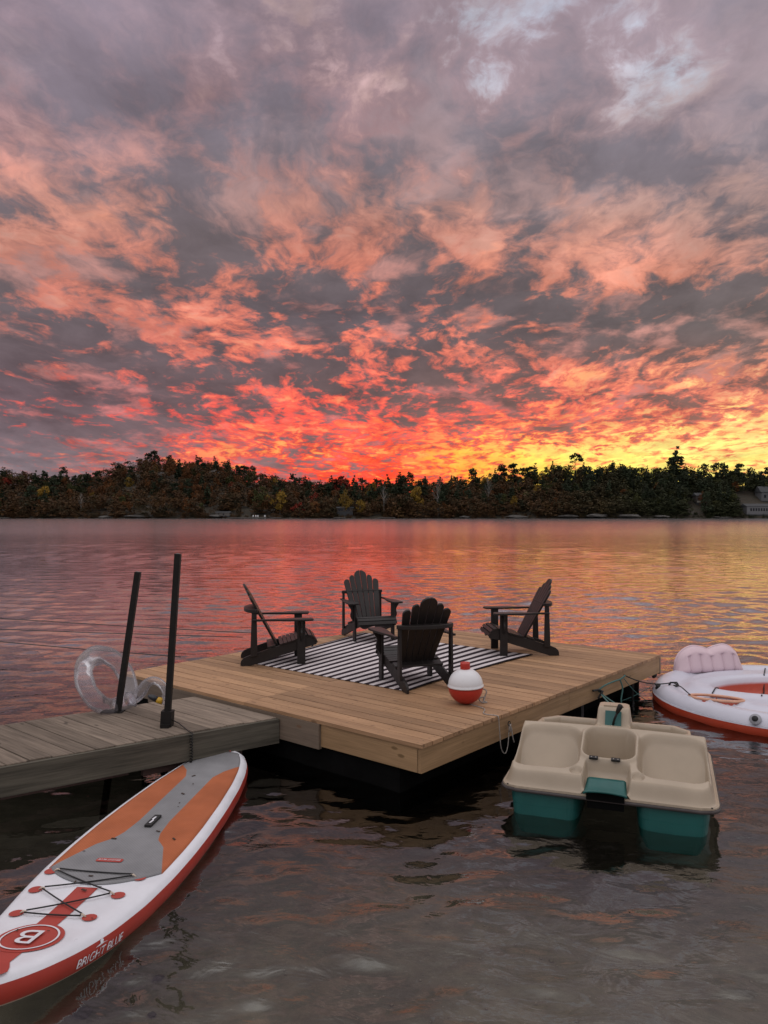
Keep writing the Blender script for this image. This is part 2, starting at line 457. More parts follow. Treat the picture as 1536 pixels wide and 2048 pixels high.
gl.inputs['Color'].default_value = (0.97, 0.97, 0.97, 1)
tr = g.new('ShaderNodeBsdfTransparent')
# what the water column takes away grows with its depth
dep = g.rng(py_, 3.0, 9.0, smooth=True)
g.put(tr.inputs['Color'], g.mix(dep, (0.66, 0.66, 0.60), (0.08, 0.085, 0.08)))
mx = g.new('ShaderNodeMixShader')
g.put(mx.inputs[0], g.math('MULTIPLY', g.math('POWER', g.math('ADD', g.math('MULTIPLY', fr.outputs[0], 0.4), g.math('MULTIPLY', ff.outputs[0], 0.6)), g.rng(py_, 6.0, 14.0, 0.72, 0.2, smooth=True)), g.math('SUBTRACT', 1.0, geo.outputs['Backfacing']), clamp=True))
g.l.new(tr.outputs[0], mx.inputs[1]); g.l.new(gl.outputs[0], mx.inputs[2])
out = g.new('ShaderNodeOutputMaterial'); g.l.new(mx.outputs[0], out.inputs[0])
M_water = m
# real waves: a sum of crossing wave trains, calmer in the shallows by the shore
wrg = np.random.default_rng(21)
NXW, NYW = 600, 1080
wy = np.concatenate([np.linspace(-2.2, 1.4, 12), np.exp(np.linspace(math.log(1.5), math.log(366.5), NYW))])
hwid = np.maximum(0.75 * wy + 3, 9)
UX = np.linspace(-1, 1, NXW + 1)
X = hwid[:, None] * UX[None, :]; Y = np.repeat(wy[:, None], NXW + 1, 1)
sp_ = np.maximum(hwid * 2 / NXW, np.gradient(wy))[:, None]
Z = np.zeros_like(X)
def smn(t): t = np.clip(t, 0, 1); return t * t * (3 - 2 * t)
openm = smn((Y - 4.5) / 9.0)
gust = 0.75 + 0.35 * np.sin(X * 0.21 + Y * 0.33 + 1.0) * np.sin(Y * 0.12 - X * 0.07)
for k in range(64):
    lam = 0.14 * (9.0 ** (k / 63.0)) * wrg.uniform(.9, 1.1); K = 2 * math.pi / lam
    th_ = wrg.normal(0, 0.55) + math.pi / 2 + 0.15
    slope = 0.029 * (0.40 + 0.60 * openm) if lam < .6 else 0.018 * (0.20 + 0.80 * openm)
    keep = smn((lam / sp_ - 2.5) / 2.5)
    ph = K * (X * math.cos(th_) + Y * math.sin(th_)) + wrg.uniform(0, 6.28)
    ph = ph + 0.8 * np.sin(X * 0.5 / lam ** .5 + k) 
    c_ = np.sin(ph)
    Z += slope / K * (c_ + 0.25 * (1 - c_ * c_)) * keep * gust
# long low wake lines crossing the water at the left
wk = smn((-1.0 - X) / 3.0) * smn((Y - 8.5) / 3) * smn((24 - Y) / 7)
Z += 0.011 * wk * np.sin((Y * math.cos(.2) + X * math.sin(.2)) * 9.2 + 1.6 * np.sin(X * .5) + .9 * np.sin(Y * 1.1 + X * .3))
Z[:12] = 0
edge_f = smn((1 - np.abs(UX)) / .05)[None, :]; Z *= edge_f
Vw = np.stack([X, Y, Z], 2).reshape(-1, 3); ny_ = len(wy)
ii, jj = np.meshgrid(np.arange(NXW), np.arange(ny_ - 1)); b_ = jj * (NXW + 1) + ii
Fw = np.stack([b_, b_ + 1, b_ + NXW + 2, b_ + NXW + 1], 2).reshape(-1, 4)
me = me_np('lake', Vw, Fw); me.shade_smooth()
lake = link('lake', me, M_water)
tag(lake, 'rippled lake water mirroring the red and gold sunset sky', 'lake', kind='structure')

# ---- far shore: hillside terrain
SKY = [(-300,932),(-60,930),(0,929),(60,930),(110,938),(170,937),(210,922),(250,909),(300,903),(340,905),(380,908),(450,912),(500,924),(550,939),(600,946),
       (640,950),(700,951),(760,948),(800,946),(850,948),(900,950),(950,942),(1000,930),(1040,933),(1090,925),(1130,917),(1180,918),
       (1230,918),(1300,925),(1350,918),(1380,922),(1430,930),(1480,926),(1536,935),(1600,932),(1900,935)]
def sky_py(px): return float(np.interp(px, [a for a, _ in SKY], [b for _, b in SKY]))
SHORE = 366.0
TREEH = 10.5
def ridge(px):      # ground height at the ridge, and how far back it stands
    back = float(np.interp(px, [0, 120, 300, 520, 650, 1900], [60, 95, 120, 90, 55, 42]))
    D = SHORE + back
    top = CAMZ + (HZ - sky_py(px) - 6) / F * D - TREEH
    return max(1.5, top), back
def hill_z(x, y):
    px = 768 + F * x / y
    r_, back = ridge(px)
    t = (y - SHORE - 3 * fbm(x * 0.03, 5)) / back
    if t < 0: return -0.9 + max(-1, t) * 2
    z_ = 0.25 + r_ * (0.14 * min(1, t * 7) + 0.86 * sst(t)) if t < 1 else 0.25 + r_ * (1 - 0.25 * sst((t - 1) / 3))
    return z_ + 1.8 * fbm(x * 0.06, y * 0.06) * min(1, t * 3)
hys = [350, 358] + [360 + 2.5 * i for i in range(60)] + [520, 560, 640, 800]
def hill_fn(u, v_):
    y_ = hys[int(round(v_ * (len(hys) - 1)))]; x_ = (u - 0.5) * 2 * 330 * (y_ / 366) ; return (x_, y_, hill_z(x_, y_))
def hill_col(g, co):
    n = g.noise(co, 0.12, 7, 0.62).outputs[0]
    n2_ = g.noise(co, 0.5, 6, 0.6).outputs[0]
    c = g.mix(g.rng(n2_, 0.35, 0.65), (0.020, 0.018, 0.010), (0.038, 0.026, 0.015))
    return g.mix(g.rng(n, 0.60, 0.66), c, (0.075, 0.068, 0.062))
hill = link('hillside', grid_mesh('hillside', 220, len(hys) - 1, hill_fn), mat('forest_floor', fn=hill_col, rough=0.95, bump=0.3, bscale=0.6))
tag(hill, 'dark wooded hillside with bare rock across the lake', 'hillside', kind='structure')

# ---- near shore ground behind the lake bed is part of the bed sheet; far ground to the horizon
gr = link('ground', grid_mesh('ground', 8, 8, lambda u, v_: ((u - 0.5) * 6000, -2500 + v_ * 5600, -8.2)), M_bed)
tag(gr, 'deep ground under and around the lake', 'ground', kind='structure')

# ================================================================== FAR SHORE TREES
def leaf_cloud(cs, rs, n, size, rng, flat=1.0, shell=0.5):
    """n small leaf-clump quads spread through ellipsoids (centres cs, radii rs)"""
    cs = np.array(cs, float); rs = np.array(rs, float)
    if rs.ndim == 1: rs = np.stack([rs, rs, rs * flat], 1)
    w = (rs[:, 0] ** 2); idx = rng.choice(len(cs), n, p=w / w.sum())
    d = rng.normal(size=(n, 3)); d /= np.linalg.norm(d, axis=1)[:, None]
    rad = shell + (1 - shell) * rng.random(n) ** 0.7
    p = cs[idx] + d * rs[idx] * rad[:, None]
    a = rng.normal(size=(n, 3)); a /= np.linalg.norm(a, axis=1)[:, None]
    b = np.cross(a, rng.normal(size=(n, 3))); b /= np.linalg.norm(b, axis=1)[:, None]
    s = size * (0.6 + 0.8 * rng.random(n))[:, None]
    V = np.stack([p - a*s, p + b*s*0.6, p + a*s, p - b*s*0.6], 1).reshape(-1, 3)
    Fc = np.arange(n * 4).reshape(n, 4)
    return V, Fc
def conifer(h, rng, n=560):
    cs, rs = [], []
    L_ = 11
    for i in range(L_):
        t = i / (L_ - 1); z_ = h * (0.16 + 0.82 * t); rr = h * 0.19 * (1 - t) ** 0.85 + 0.12
        for k in range(5 if t < 0.8 else 2):
            a = rng.random() * 6.28; q = rr * (0.45 + 0.4 * rng.random())
            cs.append((math.cos(a) * q, math.sin(a) * q, z_ - 0.25 * q)); rs.append((rr * 0.6, rr * 0.6, h * 0.035))
    V, Fc = leaf_cloud(cs, rs, n, 0.046 * h, rng, shell=0.2); return V, Fc
def pine(h, rng, n=560, flat=False):
    cs, rs = [], []
    for i in range(16 if flat else 26):
        t = rng.random() ** (0.8 if flat else 1.1); z_ = h * ((0.60 if flat else 0.24) + (0.36 if flat else 0.72) * t)
        rr = h * (0.25 if flat else 0.20) * (1 - t * 0.65); a = rng.random() * 6.28
        cs.append((math.cos(a) * rr, math.sin(a) * rr, z_)); q = h * (0.075 if flat else 0.095) * (0.7 + 0.6 * rng.random()); rs.append((q * 1.25, q * 1.25, q * 0.55))
    cs.append((0, 0, h * 0.95)); rs.append((h * 0.06, h * 0.06, h * 0.05))
    return leaf_cloud(cs, rs, n, (0.030 if flat else 0.036) * h, rng, shell=0.2)
def broad(h, rng, n=640, slim=1.15):
    cs, rs = [], []
    for i in range(20):
        t = rng.random(); z_ = h * (0.24 + 0.64 * t); env = math.sin(math.pi * (0.18 + 0.74 * t)); rr = h * 0.24 * env * slim; a = rng.random() * 6.28; q = rr * rng.random() ** 0.5
        cs.append((math.cos(a) * q, math.sin(a) * q, z_)); s = h * 0.10 * (0.7 + 0.7 * rng.random()) * (0.6 + 0.4 * slim); rs.append((s, s, s * 0.85))
    return leaf_cloud(cs, rs, n, 0.036 * h, rng, shell=0.25)
def trunk_geo(h, r, rng, limbs=5, top=0.9, lean=0.03, lz=0.4):
    vs, fs = [], []
    ax = [(lean * h * (t ** 2) * math.cos(3), lean * h * t * t, h * top * t) for t in (0, 0.25, 0.5, 0.75, 1)]
    tube_geo(ax, [r, r * .8, r * .6, r * .4, r * .12], 6, False, vs, fs)
    for i in range(limbs):
        t = lz + (0.9 - lz) * i / max(1, limbs); a = i * 2.4 + rng.random(); z_ = h * top * t; ln = h * 0.2 * (1.1 - t)
        p0 = Vector((0, 0, z_)); p1 = p0 + Vector((math.cos(a) * ln * .5, math.sin(a) * ln * .5, ln * .35)); p2 = p0 + Vector((math.cos(a) * ln, math.sin(a) * ln, ln * .8))
        tube_geo([p0, p1, p2], [r * .35, r * .22, r * .08], 4, False, vs, fs)
    return vs, fs
M_trunk = mat('bark', (0.05, 0.042, 0.035), 0.9, 0.3, 3)
M_birch = mat('pale_birch_bark', (0.17, 0.155, 0.14), 0.8, 0.3, 2)
LEAF = {
 'conifer': mat('conifer_needles', (0.022, 0.030, 0.014), 0.8, 0.22, 0.5, vary=0.3, spec=0.2),
 'green':   mat('dull_green_leaves', (0.050, 0.052, 0.016), 0.8, 0.22, 0.5, vary=0.28, spec=0.2),
 'yellow':  mat('yellow_autumn_leaves', (0.20, 0.120, 0.018), 0.8, 0.3, 0.7, vary=0.35, spec=0.2),
 'orange':  mat('rust_autumn_leaves', (0.115, 0.045, 0.014), 0.8, 0.2, 0.5, vary=0.3, spec=0.2),
 'red':     mat('red_autumn_leaves', (0.16, 0.022, 0.012), 0.8, 0.3, 0.7, vary=0.3, spec=0.2),
}
TPL = {}
def crown_data(kind, leaf, i):
    """shared unit crown / trunk meshes (1 m tall, scaled per tree)"""
    k = (kind, leaf, i)
    if k not in TPL:
        rng = np.random.default_rng(100 + i * 7 + len(kind))
        f_ = {'conifer': conifer, 'pine': pine, 'broad': broad}[kind]
        V, Fc = f_(10.0, rng); me = me_np('crown', V / 10, Fc); me.materials.append(LEAF[leaf])
        vs, fs = trunk_geo(1.0, 0.014, rng, 0 if kind == 'conifer' else 5)
        mt_ = mesh_from('trunk', vs, fs); mt_.materials.append(M_birch if leaf == 'yellow' else M_trunk)
        TPL[k] = (me, mt_)
    return TPL[k]
def put_tree(kind, leaf, i, x_, y_, h, name, label, group, wide=1.0, z_=None):
    cm, tm = crown_data(kind, leaf, i)
    o = thing(name, label, 'tree', (x_, y_, (hill_z(x_, y_) if z_ is None else z_) - 0.25), random.random() * 6.28, group)
    o.scale = (h * wide, h * wide, h)
    link('crown', cm, None, o); link('trunk', tm, None, o); return o
def xy(px, back): d = SHORE + back; return (px - 768) / F * d, d
# one-off trees that stand out
def solo(px, back, top_py, kind, leaf, i, name, label, wide=1.0, group=None):
    x_, y_ = xy(px, back); z_ = hill_z(x_, y_); h = CAMZ + (HZ - top_py) / F * y_ - z_ + 0.25
    return put_tree(kind, leaf, i, x_, y_, h, name, label, group, wide)
solo(1354, 42, 887, 'conifer', 'conifer', 3, 'pine_tree', 'tallest pine, towering over the right treeline against the yellow sky', 1.15)
rng_ = np.random.default_rng(5)
x_, y_ = xy(1152, 40); hz_ = hill_z(x_, y_); h_ = CAMZ + (HZ - 905) / F * y_ - hz_
t_ = thing('pine_tree', 'flat topped lookout pine with a bare trunk above the right treeline', 'tree', (x_, y_, hz_ - 0.2))
V, Fc = pine(h_, rng_, 520, True); me = me_np('crown', V, Fc); me.materials.append(LEAF['conifer']); link('crown', me, None, t_)
vs, fs = trunk_geo(h_, 0.2, rng_, 8, 0.95, lz=0.6); link('trunk', mesh_from('trunk', vs, fs), M_trunk, t_)
for px, tp, lb in ((1003, 927, 'small ragged pine leaning over the middle skyline right of the red glow'),
                   (1026, 925, 'thin crooked pine at the edge of the yellow sky'),
                   (945, 935, 'broad ragged pine where the red sky turns orange'),
                   (298, 905, 'lone round tree standing proud on top of the left hill'),
                   (456, 912, 'pointed conifer breaking the right shoulder of the left hill'),
                   (1226, 917, 'slender spruce between the flat topped pine and the tallest pine'),
                   (1447, 924, 'bushy pine right of the tallest pine')):
    solo(px, 110 if px < 350 else (80 if px < 500 else 42), tp, 'conifer' if 'conifer' in lb or 'spruce' in lb else 'pine', 'conifer', px % 4, 'pine_tree' if 'pine' in lb else 'skyline_tree', lb)
solo(690, 5, 975, 'broad', 'yellow', 1, 'birch_tree', 'yellow birch with pale forked trunk at the water left of centre', 0.75)
solo(745, 22, 962, 'broad', 'yellow', 2, 'birch_tree', 'golden birch hanging over the middle of the far shore', 0.8)
solo(835, 14, 965, 'broad', 'yellow', 0, 'birch_tree', 'dull gold birch just left of the bare white tree', 0.9)
solo(630, 14, 982, 'broad', 'red', 1, 'maple_tree', 'dark red maple left of the yellow birch at the water')
solo(597, 4, 1003, 'broad', 'red', 2, 'maple_tree', 'low red maple bush beside the small shore clearing', 1.5)
solo(680, 34, 944, 'broad', 'red', 0, 'maple_tree', 'red maple on the skyline under the brightest red cloud')
solo(90, 22, 965, 'broad', 'yellow', 0, 'birch_tree', 'dull yellow tree low on the far left slope')
solo(520, 10, 968, 'broad', 'green', 1, 'willow_tree', 'large olive green tree above the far docks with white chairs', 1.1)
solo(560, 8, 972, 'broad', 'yellow', 3, 'birch_tree', 'rounded olive gold tree right of the far docks')
solo(1405, 12, 980, 'broad', 'orange', 1, 'maple_tree', 'small rust coloured tree right of the cabin with a pale deck', 0.7)
def bare_tree(px, back, top_py, label):
    x_, y_ = xy(px, back); z_ = hill_z(x_, y_); h = CAMZ + (HZ - top_py) / F * y_ - z_ + 0.2
    t = thing('bare_birch_tree', label, 'tree', (x_, y_, z_ - 0.2))
    rg = np.random.default_rng(px); vs, fs = trunk_geo(h, 0.13, rg, 0, 1.0); link('trunk', mesh_from('trunk', vs, fs), M_birch, t)
    vs, fs = [], []
    for i in range(26):
        q = 0.35 + 0.6 * i / 26; a = rg.random() * 6.28; ln = h * 0.26 * (1.15 - q)
        p0 = Vector((0, 0, h * q)); p1 = p0 + Vector((math.cos(a) * ln * .5, math.sin(a) * ln * .5, ln * .8)); p2 = p1 + Vector((math.cos(a) * ln * .3, math.sin(a) * ln * .3, ln * .7))
        tube_geo([p0, p1, p2], [0.05, 0.035, 0.012], 4, False, vs, fs)
    link('branches', mesh_from('branches', vs, fs), M_birch, t)
bare_tree(876, 2, 955, 'bare white birch with fanned branches in the middle of the far shore')
bare_tree(977, 10, 952, 'thin bare white trunk among dark trees right of the middle')
bare_tree(768, 4, 972, 'bare pale birch just right of the yellow birch')
bare_tree(162, 6, 985, 'bare pale trunk low on the far left slope')

# the wood: individually standing trees
zones = [(-40, 210, 'far left slope'), (210, 560, 'left hill'), (560, 860, 'middle of the far shore'), (860, 1120, 'right of the middle'), (1120, 1580, 'right wood')]
def zone(px): return next(zn for a, b, zn in zones if a <= px < b)
def nocrowd(px, back):      # keep the cottages, docks and outcrops in view
    for a, b, bk in ((1378, 1410, 18), (1472, 1590, 26), (420, 545, 3), (1005, 1065, 4), (672, 712, 7)):
        if a < px < b and back < bk: return False
    return True
cnt = 0; rs_ = random.Random(11); NAMED = {}
LAND = [(0, 'the left edge'), (90, 'the dull yellow tree'), (162, 'the bare pale trunk'), (230, 'the far left bank'), (298, 'the lone hilltop tree'), (365, 'the hill crest'), (432, 'the largest bare ledge'), (480, 'the low shed'), (520, 'the olive tree'), (560, 'the olive gold tree'),
        (597, 'the low red bush'), (632, 'the red maple'), (690, 'the yellow birch'), (745, 'the golden birch'), (790, 'the pale dock'), (835, 'the dull gold birch'), (876, 'the bare white birch'), (930, 'the broad ragged pine'), (977, 'the thin white trunk'), (1026, 'the crooked pine'),
        (1085, 'the pale slab'), (1152, 'the flat topped pine'), (1226, 'the slender spruce'), (1290, 'the long ledge'), (1354, 'the tallest pine'), (1402, 'the cabin'), (1447, 'the bushy pine'), (1500, 'the boathouse'), (1560, 'the right edge')]
def wood(n, kind_fn, maxh):
    for _ in range(n):
        px = rs_.uniform(-35, 1575); rg, back = ridge(px); q = rs_.random()
        bk = 1.5 + q ** 0.8 * (back * 1.02)
        if not nocrowd(px, bk): continue
        kind, leaf = kind_fn(px, q); x_, y_ = xy(px, bk)
        h = rs_.uniform(0.74, 1.06) * maxh * (1.12 if kind != 'broad' else 0.9)
        if kind == 'broad': nm = {'green': 'broadleaf_tree', 'yellow': 'birch_tree', 'orange': 'autumn_tree', 'red': 'maple_tree'}[leaf]
        else: nm = 'conifer_tree' if kind == 'conifer' else 'pine_tree'
        look = {'conifer': 'dark evergreen', 'green': 'dull green leafy tree', 'yellow': 'yellowing tree', 'orange': 'rust brown tree', 'red': 'deep red maple'}[leaf]
        if kind == 'pine': look = 'dark broad pine'
        where = 'on the skyline' if q > 0.82 else ('halfway up' if q > 0.3 else 'near the waterline')
        hp = h / (maxh * (1.12 if kind != 'broad' else 0.9))
        size = 'tall' if hp > .95 else ('short' if hp < .78 else 'medium')
        lpx, lname = min(LAND, key=lambda q_: abs(q_[0] - px)); dpx = px - lpx
        rel = 'in line with' if abs(dpx) < 8 else (('right' if dpx > 0 else 'left') + ' of')
        o = put_tree(kind, leaf, rs_.randrange(4), x_, y_, h, nm, 'x', '%ss %s, %s' % (look, where, zone(px)), 1.0)
        NAMED.setdefault('%s %s %s, %s %s' % (size, look, where, rel, lname), []).append((px, o))
def cf(px, q):
    if 180 < px < 560 and q < .85 and rs_.random() < .6: return 'broad', 'orange'
    return ('conifer' if rs_.random() < .6 else 'pine'), 'conifer'
wood(250, cf, 11.5)
def bl(px, q):
    r_ = rs_.random()
    if px > 1050: return 'broad', ('green' if r_ < .8 else 'orange' if r_ < .93 else 'yellow')
    if q > .8: return 'broad', ('green' if r_ < .6 else 'orange')
    return 'broad', ('orange' if r_ < .46 else 'green' if r_ < .82 else 'yellow' if r_ < .95 else 'red')
wood(250, bl, 10.0)
ORD = ['leftmost', 'second', 'third', 'fourth', 'fifth', 'sixth', 'seventh', 'eighth']
for base_, lst in NAMED.items():
    lst.sort(key=lambda q_: q_[0])
    for i, (_, o) in enumerate(lst):
        o['label'] = base_ if len(lst) == 1 else ('leftmost ' if i == 0 else ('rightmost ' if i == len(lst) - 1 else ORD[i] + ' from left, ')) + base_
# the rest of the wood, uncountable behind and between them
Vs, Fs, off = [], [], 0
rg = np.random.default_rng(3)
small = [(conifer(10, rg, 200) if i % 2 else broad(10, rg, 200)) for i in range(8)]
for i in range(1700):
    px = rg.uniform(-60, 1600); _, back = ridge(px); bk = 0.6 + rg.random() ** 1.2 * back * 1.06
    if not nocrowd(px, bk): continue
    x_, y_ = xy(px, bk); V, Fc = small[i % 8]; s = rg.uniform(0.55, 1.02); a = rg.random() * 6.28
    c_, s_ = math.cos(a), math.sin(a)
    V2 = np.stack([(V[:, 0] * c_ - V[:, 1] * s_) * s * 1.7, (V[:, 0] * s_ + V[:, 1] * c_) * s * 1.7, V[:, 2] * s], 1) + np.array([x_, y_, hill_z(x_, y_) - 0.3])
    Vs.append(V2); Fs.append(Fc + off); off += len(V2)
def wood_col(g, co):
    n = g.noise(co, 0.16, 4, 0.6).outputs[0]; n2_ = g.noise(co, 0.9, 4, 0.6).outputs[0]
    x_, y_, z_ = g.sep(co)
    c = g.ramp(n, [(0.30, (0.020, 0.022, 0.011)), (0.42, (0.050, 0.034, 0.015)), (0.54, (0.075, 0.036, 0.016)), (0.70, (0.095, 0.055, 0.016))])
    c = g.mix(g.rng(x_, 70, 130), c, (0.026, 0.030, 0.012))
    k = g.rng(n2_, 0.3, 0.7, 0.75, 1.2); return g.mix(1.0, c, g.comb(k, k, k), 'MULTIPLY')
o = link('woodland', me_np('woodland', np.concatenate(Vs), np.concatenate(Fs)), mat('mixed_autumn_foliage', fn=wood_col, rough=0.85, spec=0.2))
Vs, Fs, off = [], [], 0
for i in range(750):
    px = rg.uniform(-60, 1600); bk = rg.uniform(-.4, 5)
    x_, y_ = xy(px, bk); V, Fc = small[i % 8]; s = rg.uniform(0.16, 0.34) * (.6 if not nocrowd(px, 1) else 1)
    Vs.append(V * np.array([s * 2.2, s * 2.2, s]) + np.array([x_, y_, hill_z(x_, y_) - .5])); Fs.append(Fc + off); off += len(V)
sh = link('shoreline_brush', me_np('shoreline_brush', np.concatenate(Vs), np.concatenate(Fs)), MATS['mixed_autumn_foliage'])
tag(sh, 'low dark brush lining the far waterline', 'brush', kind='stuff')
tag(o, 'dense autumn wood covering the far hillside behind the single trees', 'woodland', kind='stuff')
# ================================================================== FLOATING DOCK
def P2(px, py, z): p = P(px, py, z); return Vector((p.x, p.y, 0))
NEAR = P2(843, 1490, DECK); LEFT = P2(257, 1343, DECK); RIGHT = P2(1312, 1306, DECK)
ang_ = (RIGHT - NEAR).angle(LEFT - NEAR); ex = Matrix.Rotation((math.pi / 2 - ang_) / 2, 3, 'Z') @ (NEAR - LEFT).normalized()                      # boards run this way: left corner -> near corner
ey = Vector((0, 0, 1)).cross(ex)                     # towards the far side
LW = (NEAR - LEFT).length; DW = (RIGHT - NEAR).length - 0.07
print('dock', LW, DW, 'angle', math.degrees(ang_), 'far', (LEFT + ex * (NEAR - LEFT).length + ey * (RIGHT - NEAR).length - RIGHT))
M_dw = mat('fresh_cedar_boards', fn=wood_fn((0.42, 0.250, 0.140), (0.27, 0.155, 0.082), spread=1.6), rough=0.6, bump=0.0012, bscale=8, stretch=None, spec=0.3)
M_fw = mat('yellow_pine_fascia', fn=wood_fn((0.36, 0.225, 0.12), (0.26, 0.16, 0.08), spread=.6, knot_c=(0.12, 0.07, 0.03)), rough=0.6, spec=0.3)
M_fd = mat('dull_fascia', fn=wood_fn((0.20, 0.15, 0.11), (0.14, 0.105, 0.08), spread=.6), rough=0.7, spec=0.3)
M_black = mat('black_plastic', (0.008, 0.008, 0.008), 0.5, 0.2, spec=0.3)
M_drum = mat('dark_float_drum', (0.004, 0.004, 0.004), 0.95, 0.3, spec=0.05)
dock = thing('floating_dock', 'large square floating dock of fresh cedar boards carrying the four chairs', 'dock', tuple(LEFT.xy) + (0.0,), math.atan2(ex.y, ex.x))
nb = 34; bw = DW / nb; gap = 0.0095; th = 0.03
joint = LW * 0.5
bd = {}
for i in range(nb):
    for (a, b) in ((0.0, joint - 0.002), (joint + 0.002, LW)):
        key = (round(b - a, 2))
        if key not in bd: bd[key] = box_me('board', 0, b - a, 0, bw - gap, -th, 0, 0.0035)
        me = bd[key]
        if not me.materials: me.materials.append(M_dw)
        o = link('board', me, None, dock, (a + 0, i * bw, DECK + random.uniform(-.0012, .0012)))
bm = bmesh.new()
for i in range(nb):
    for j in range(11):
        for q in (.035, .10):
            x_ = .06 + j * (LW - .12) / 10; bmesh.ops.create_circle(bm, cap_ends=True, segments=6, radius=.0048, matrix=Matrix.Translation((x_, i * bw + q * bw / .14, DECK + .0018)))
scw = link('screws', bm_mesh('screws', bm), mat('dark_screw_head', (.05, .045, .04), .5), dock); scw['kind'] = 'stuff'
zt, zb = DECK - th - 0.002, DECK - th - 0.187
def fas(name, x0, x1, y0, y1, m_, dz=0.0, lab=None):
    if abs(x1 - x0) > abs(y1 - y0):
        me = box_me(name, 0, x1 - x0, 0, y1 - y0, zb - dz, zt, 0.004); o = link(name, me, m_, dock, (x0, y0, 0))
    else:
        me = box_me(name, 0, y1 - y0, -(x1 - x0), 0, zb - dz, zt, 0.004); o = link(name, me, m_, dock, (x0, y0, 0), (0, 0, R(90)))
    if lab: o['label'] = lab
    return o
x_step = LW - 1.05
fas('fascia_board', x_step, LW - 0.04, 0.012, 0.050, M_fw)
fas('fascia_board', 0.5, x_step - 0.003, -0.012, 0.026, M_fd, 0.02, 'greyish deeper fascia board beside the walkway')
fas('fascia_board', 0.0, 0.497, 0.012, 0.050, M_fd)
fas('fascia_board', LW - 0.050, LW - 0.012, 0.012, DW * 0.5, M_fw)
fas('fascia_board', LW - 0.050, LW - 0.012, DW * 0.5 + 0.003, DW - 0.012, M_fw)
fas('fascia_board', 0.012, 0.050, 0.052, DW - 0.052, M_fd)
fas('fascia_board', 0.012, LW - 0.052, DW - 0.050, DW - 0.012, M_fd)
link('corner_post', box_me('corner_post', LW - 0.0505, LW - 0.0125, DW + 0.0, DW + 0.032, zb - 0.02, zt, 0.004), M_fd, dock)
for i in range(6):
    y_ = DW * (i + 0.7) / 6.4
    link('joist', box_me('joist', 0.06, LW - 0.06, y_, y_ + 0.038, zb + 0.02, zt - 0.004, 0), M_fd, dock)
fd = box_me('float_drum', -0.66, 0.66, -0.58, 0.58, -0.16, zb + 0.015, 0.05, seg=2); fd.materials.append(M_drum)
for i in range(3):
    for j in range(4):
        link('float_drum', fd, None, dock, (0.85 + i * (LW - 1.75) / 2, 0.62 + j * (DW - 1.27) / 3, 0))
for x_, y_ in ((LW - 0.10, DW * 0.86), (LW - 0.13, DW * 0.60), (0.3, 0.09)):
    link('leg_post', box_me('leg_post', x_ - 0.03, x_ + 0.03, y_ - 0.03, y_ + 0.03, -1.2, zt - 0.006, 0.004), M_black, dock)
dock.location = NEAR - ex * LW; LEFT = NEAR - ex * LW
DM = Matrix.Translation((LEFT.x, LEFT.y, 0)) @ Matrix.Rotation(math.atan2(ex.y, ex.x), 4, 'Z')
def dk(x, y, z=DECK): return DM @ Vector((x, y, z))

# ================================================================== WALKWAY
wn = P2(553, 1432, WALK); wl_ = P2(0, 1528, WALK)
wd_ = (wn - wl_).normalized()                     # from shore towards the dock
M_ww = mat('weathered_grey_planks', fn=wood_fn((0.265, 0.210, 0.165), (0.12, 0.095, 0.076), spread=1.7, knot_c=(0.05, 0.04, 0.035)), rough=0.85, bump=0.0015, bscale=8, spec=0.2)
M_wf = mat('mossy_grey_timber', fn=wood_fn((0.125, 0.112, 0.088), (0.050, 0.045, 0.036), False, spread=.6, knot_c=(0.2, 0.2, 0.18)), rough=0.9, spec=0.2)
walk = thing('walkway', 'weathered grey plank walkway leading from the shore to the floating dock', 'walkway', tuple(wl_.xy) + (0.0,), math.atan2(wd_.y, wd_.x))
WM = Matrix.Translation((wl_.x, wl_.y, 0)) @ Matrix.Rotation(math.atan2(wd_.y, wd_.x), 4, 'Z'); WI = WM.inverted()
LN = (wn - wl_).length; WW = 1.08
# planks lie parallel to the dock's edge, so the end one meets it square
pdv = (WI.to_3x3() @ (-ex)); skew = pdv.x / pdv.y      # x shift per unit of y
pw = 0.152
npl = 38
for i in range(npl):
    x1 = LN - 0.02 - i * pw; x0 = x1 - pw + 0.008
    e = random.uniform(-.012, .012)
    bm = prism_bm([(x0, -0.03 + e), (x1, -0.03 + e), (x1 + skew * (WW + .03), WW + 0.03 + e), (x0 + skew * (WW + .03), WW + 0.03 + e)], -0.032, 0.0, 'z', 0.003)
    # own frame with local x along the plank, so the grain runs lengthways
    ax = Vector((skew, 1, 0)).normalized(); T = frame((x0, 0, 0), ax)
    bmesh.ops.transform(bm, matrix=T.inverted(), verts=bm.verts)
    me = bm_mesh('plank', bm); o = link('plank', me, M_ww, walk); o.matrix_local = Matrix.Translation((0, 0, WALK + random.uniform(-.003, .003))) @ T
zt2, zb2 = WALK - 0.034, WALK - 0.215
L2 = npl * pw
link('fascia_board', box_me('fascia_board', 0, 2.75, 0, 0.038, zb2, zt2 + 0.025, 0.005), M_wf, walk, (LN - 2.76, -0.070, 0))
link('fascia_board', box_me('fascia_board', 0, L2 - 2.9, 0, 0.038, zb2, zt2 + 0.025, 0.005), M_wf, walk, (LN - L2, -0.070, 0))
link('fascia_board', box_me('fascia_board', 0, L2 - .8, 0, 0.038, zb2, zt2, 0.005), M_wf, walk, (LN - L2, WW - 0.04, 0))
for i in range(5):
    link('cross_beam', box_me('cross_beam', 0, 0.038, 0.0, WW - 0.1, zb2 + 0.02, zt2 - 0.002, 0), M_wf, walk, (LN - 0.35 - i * 1.25, 0.02, 0))
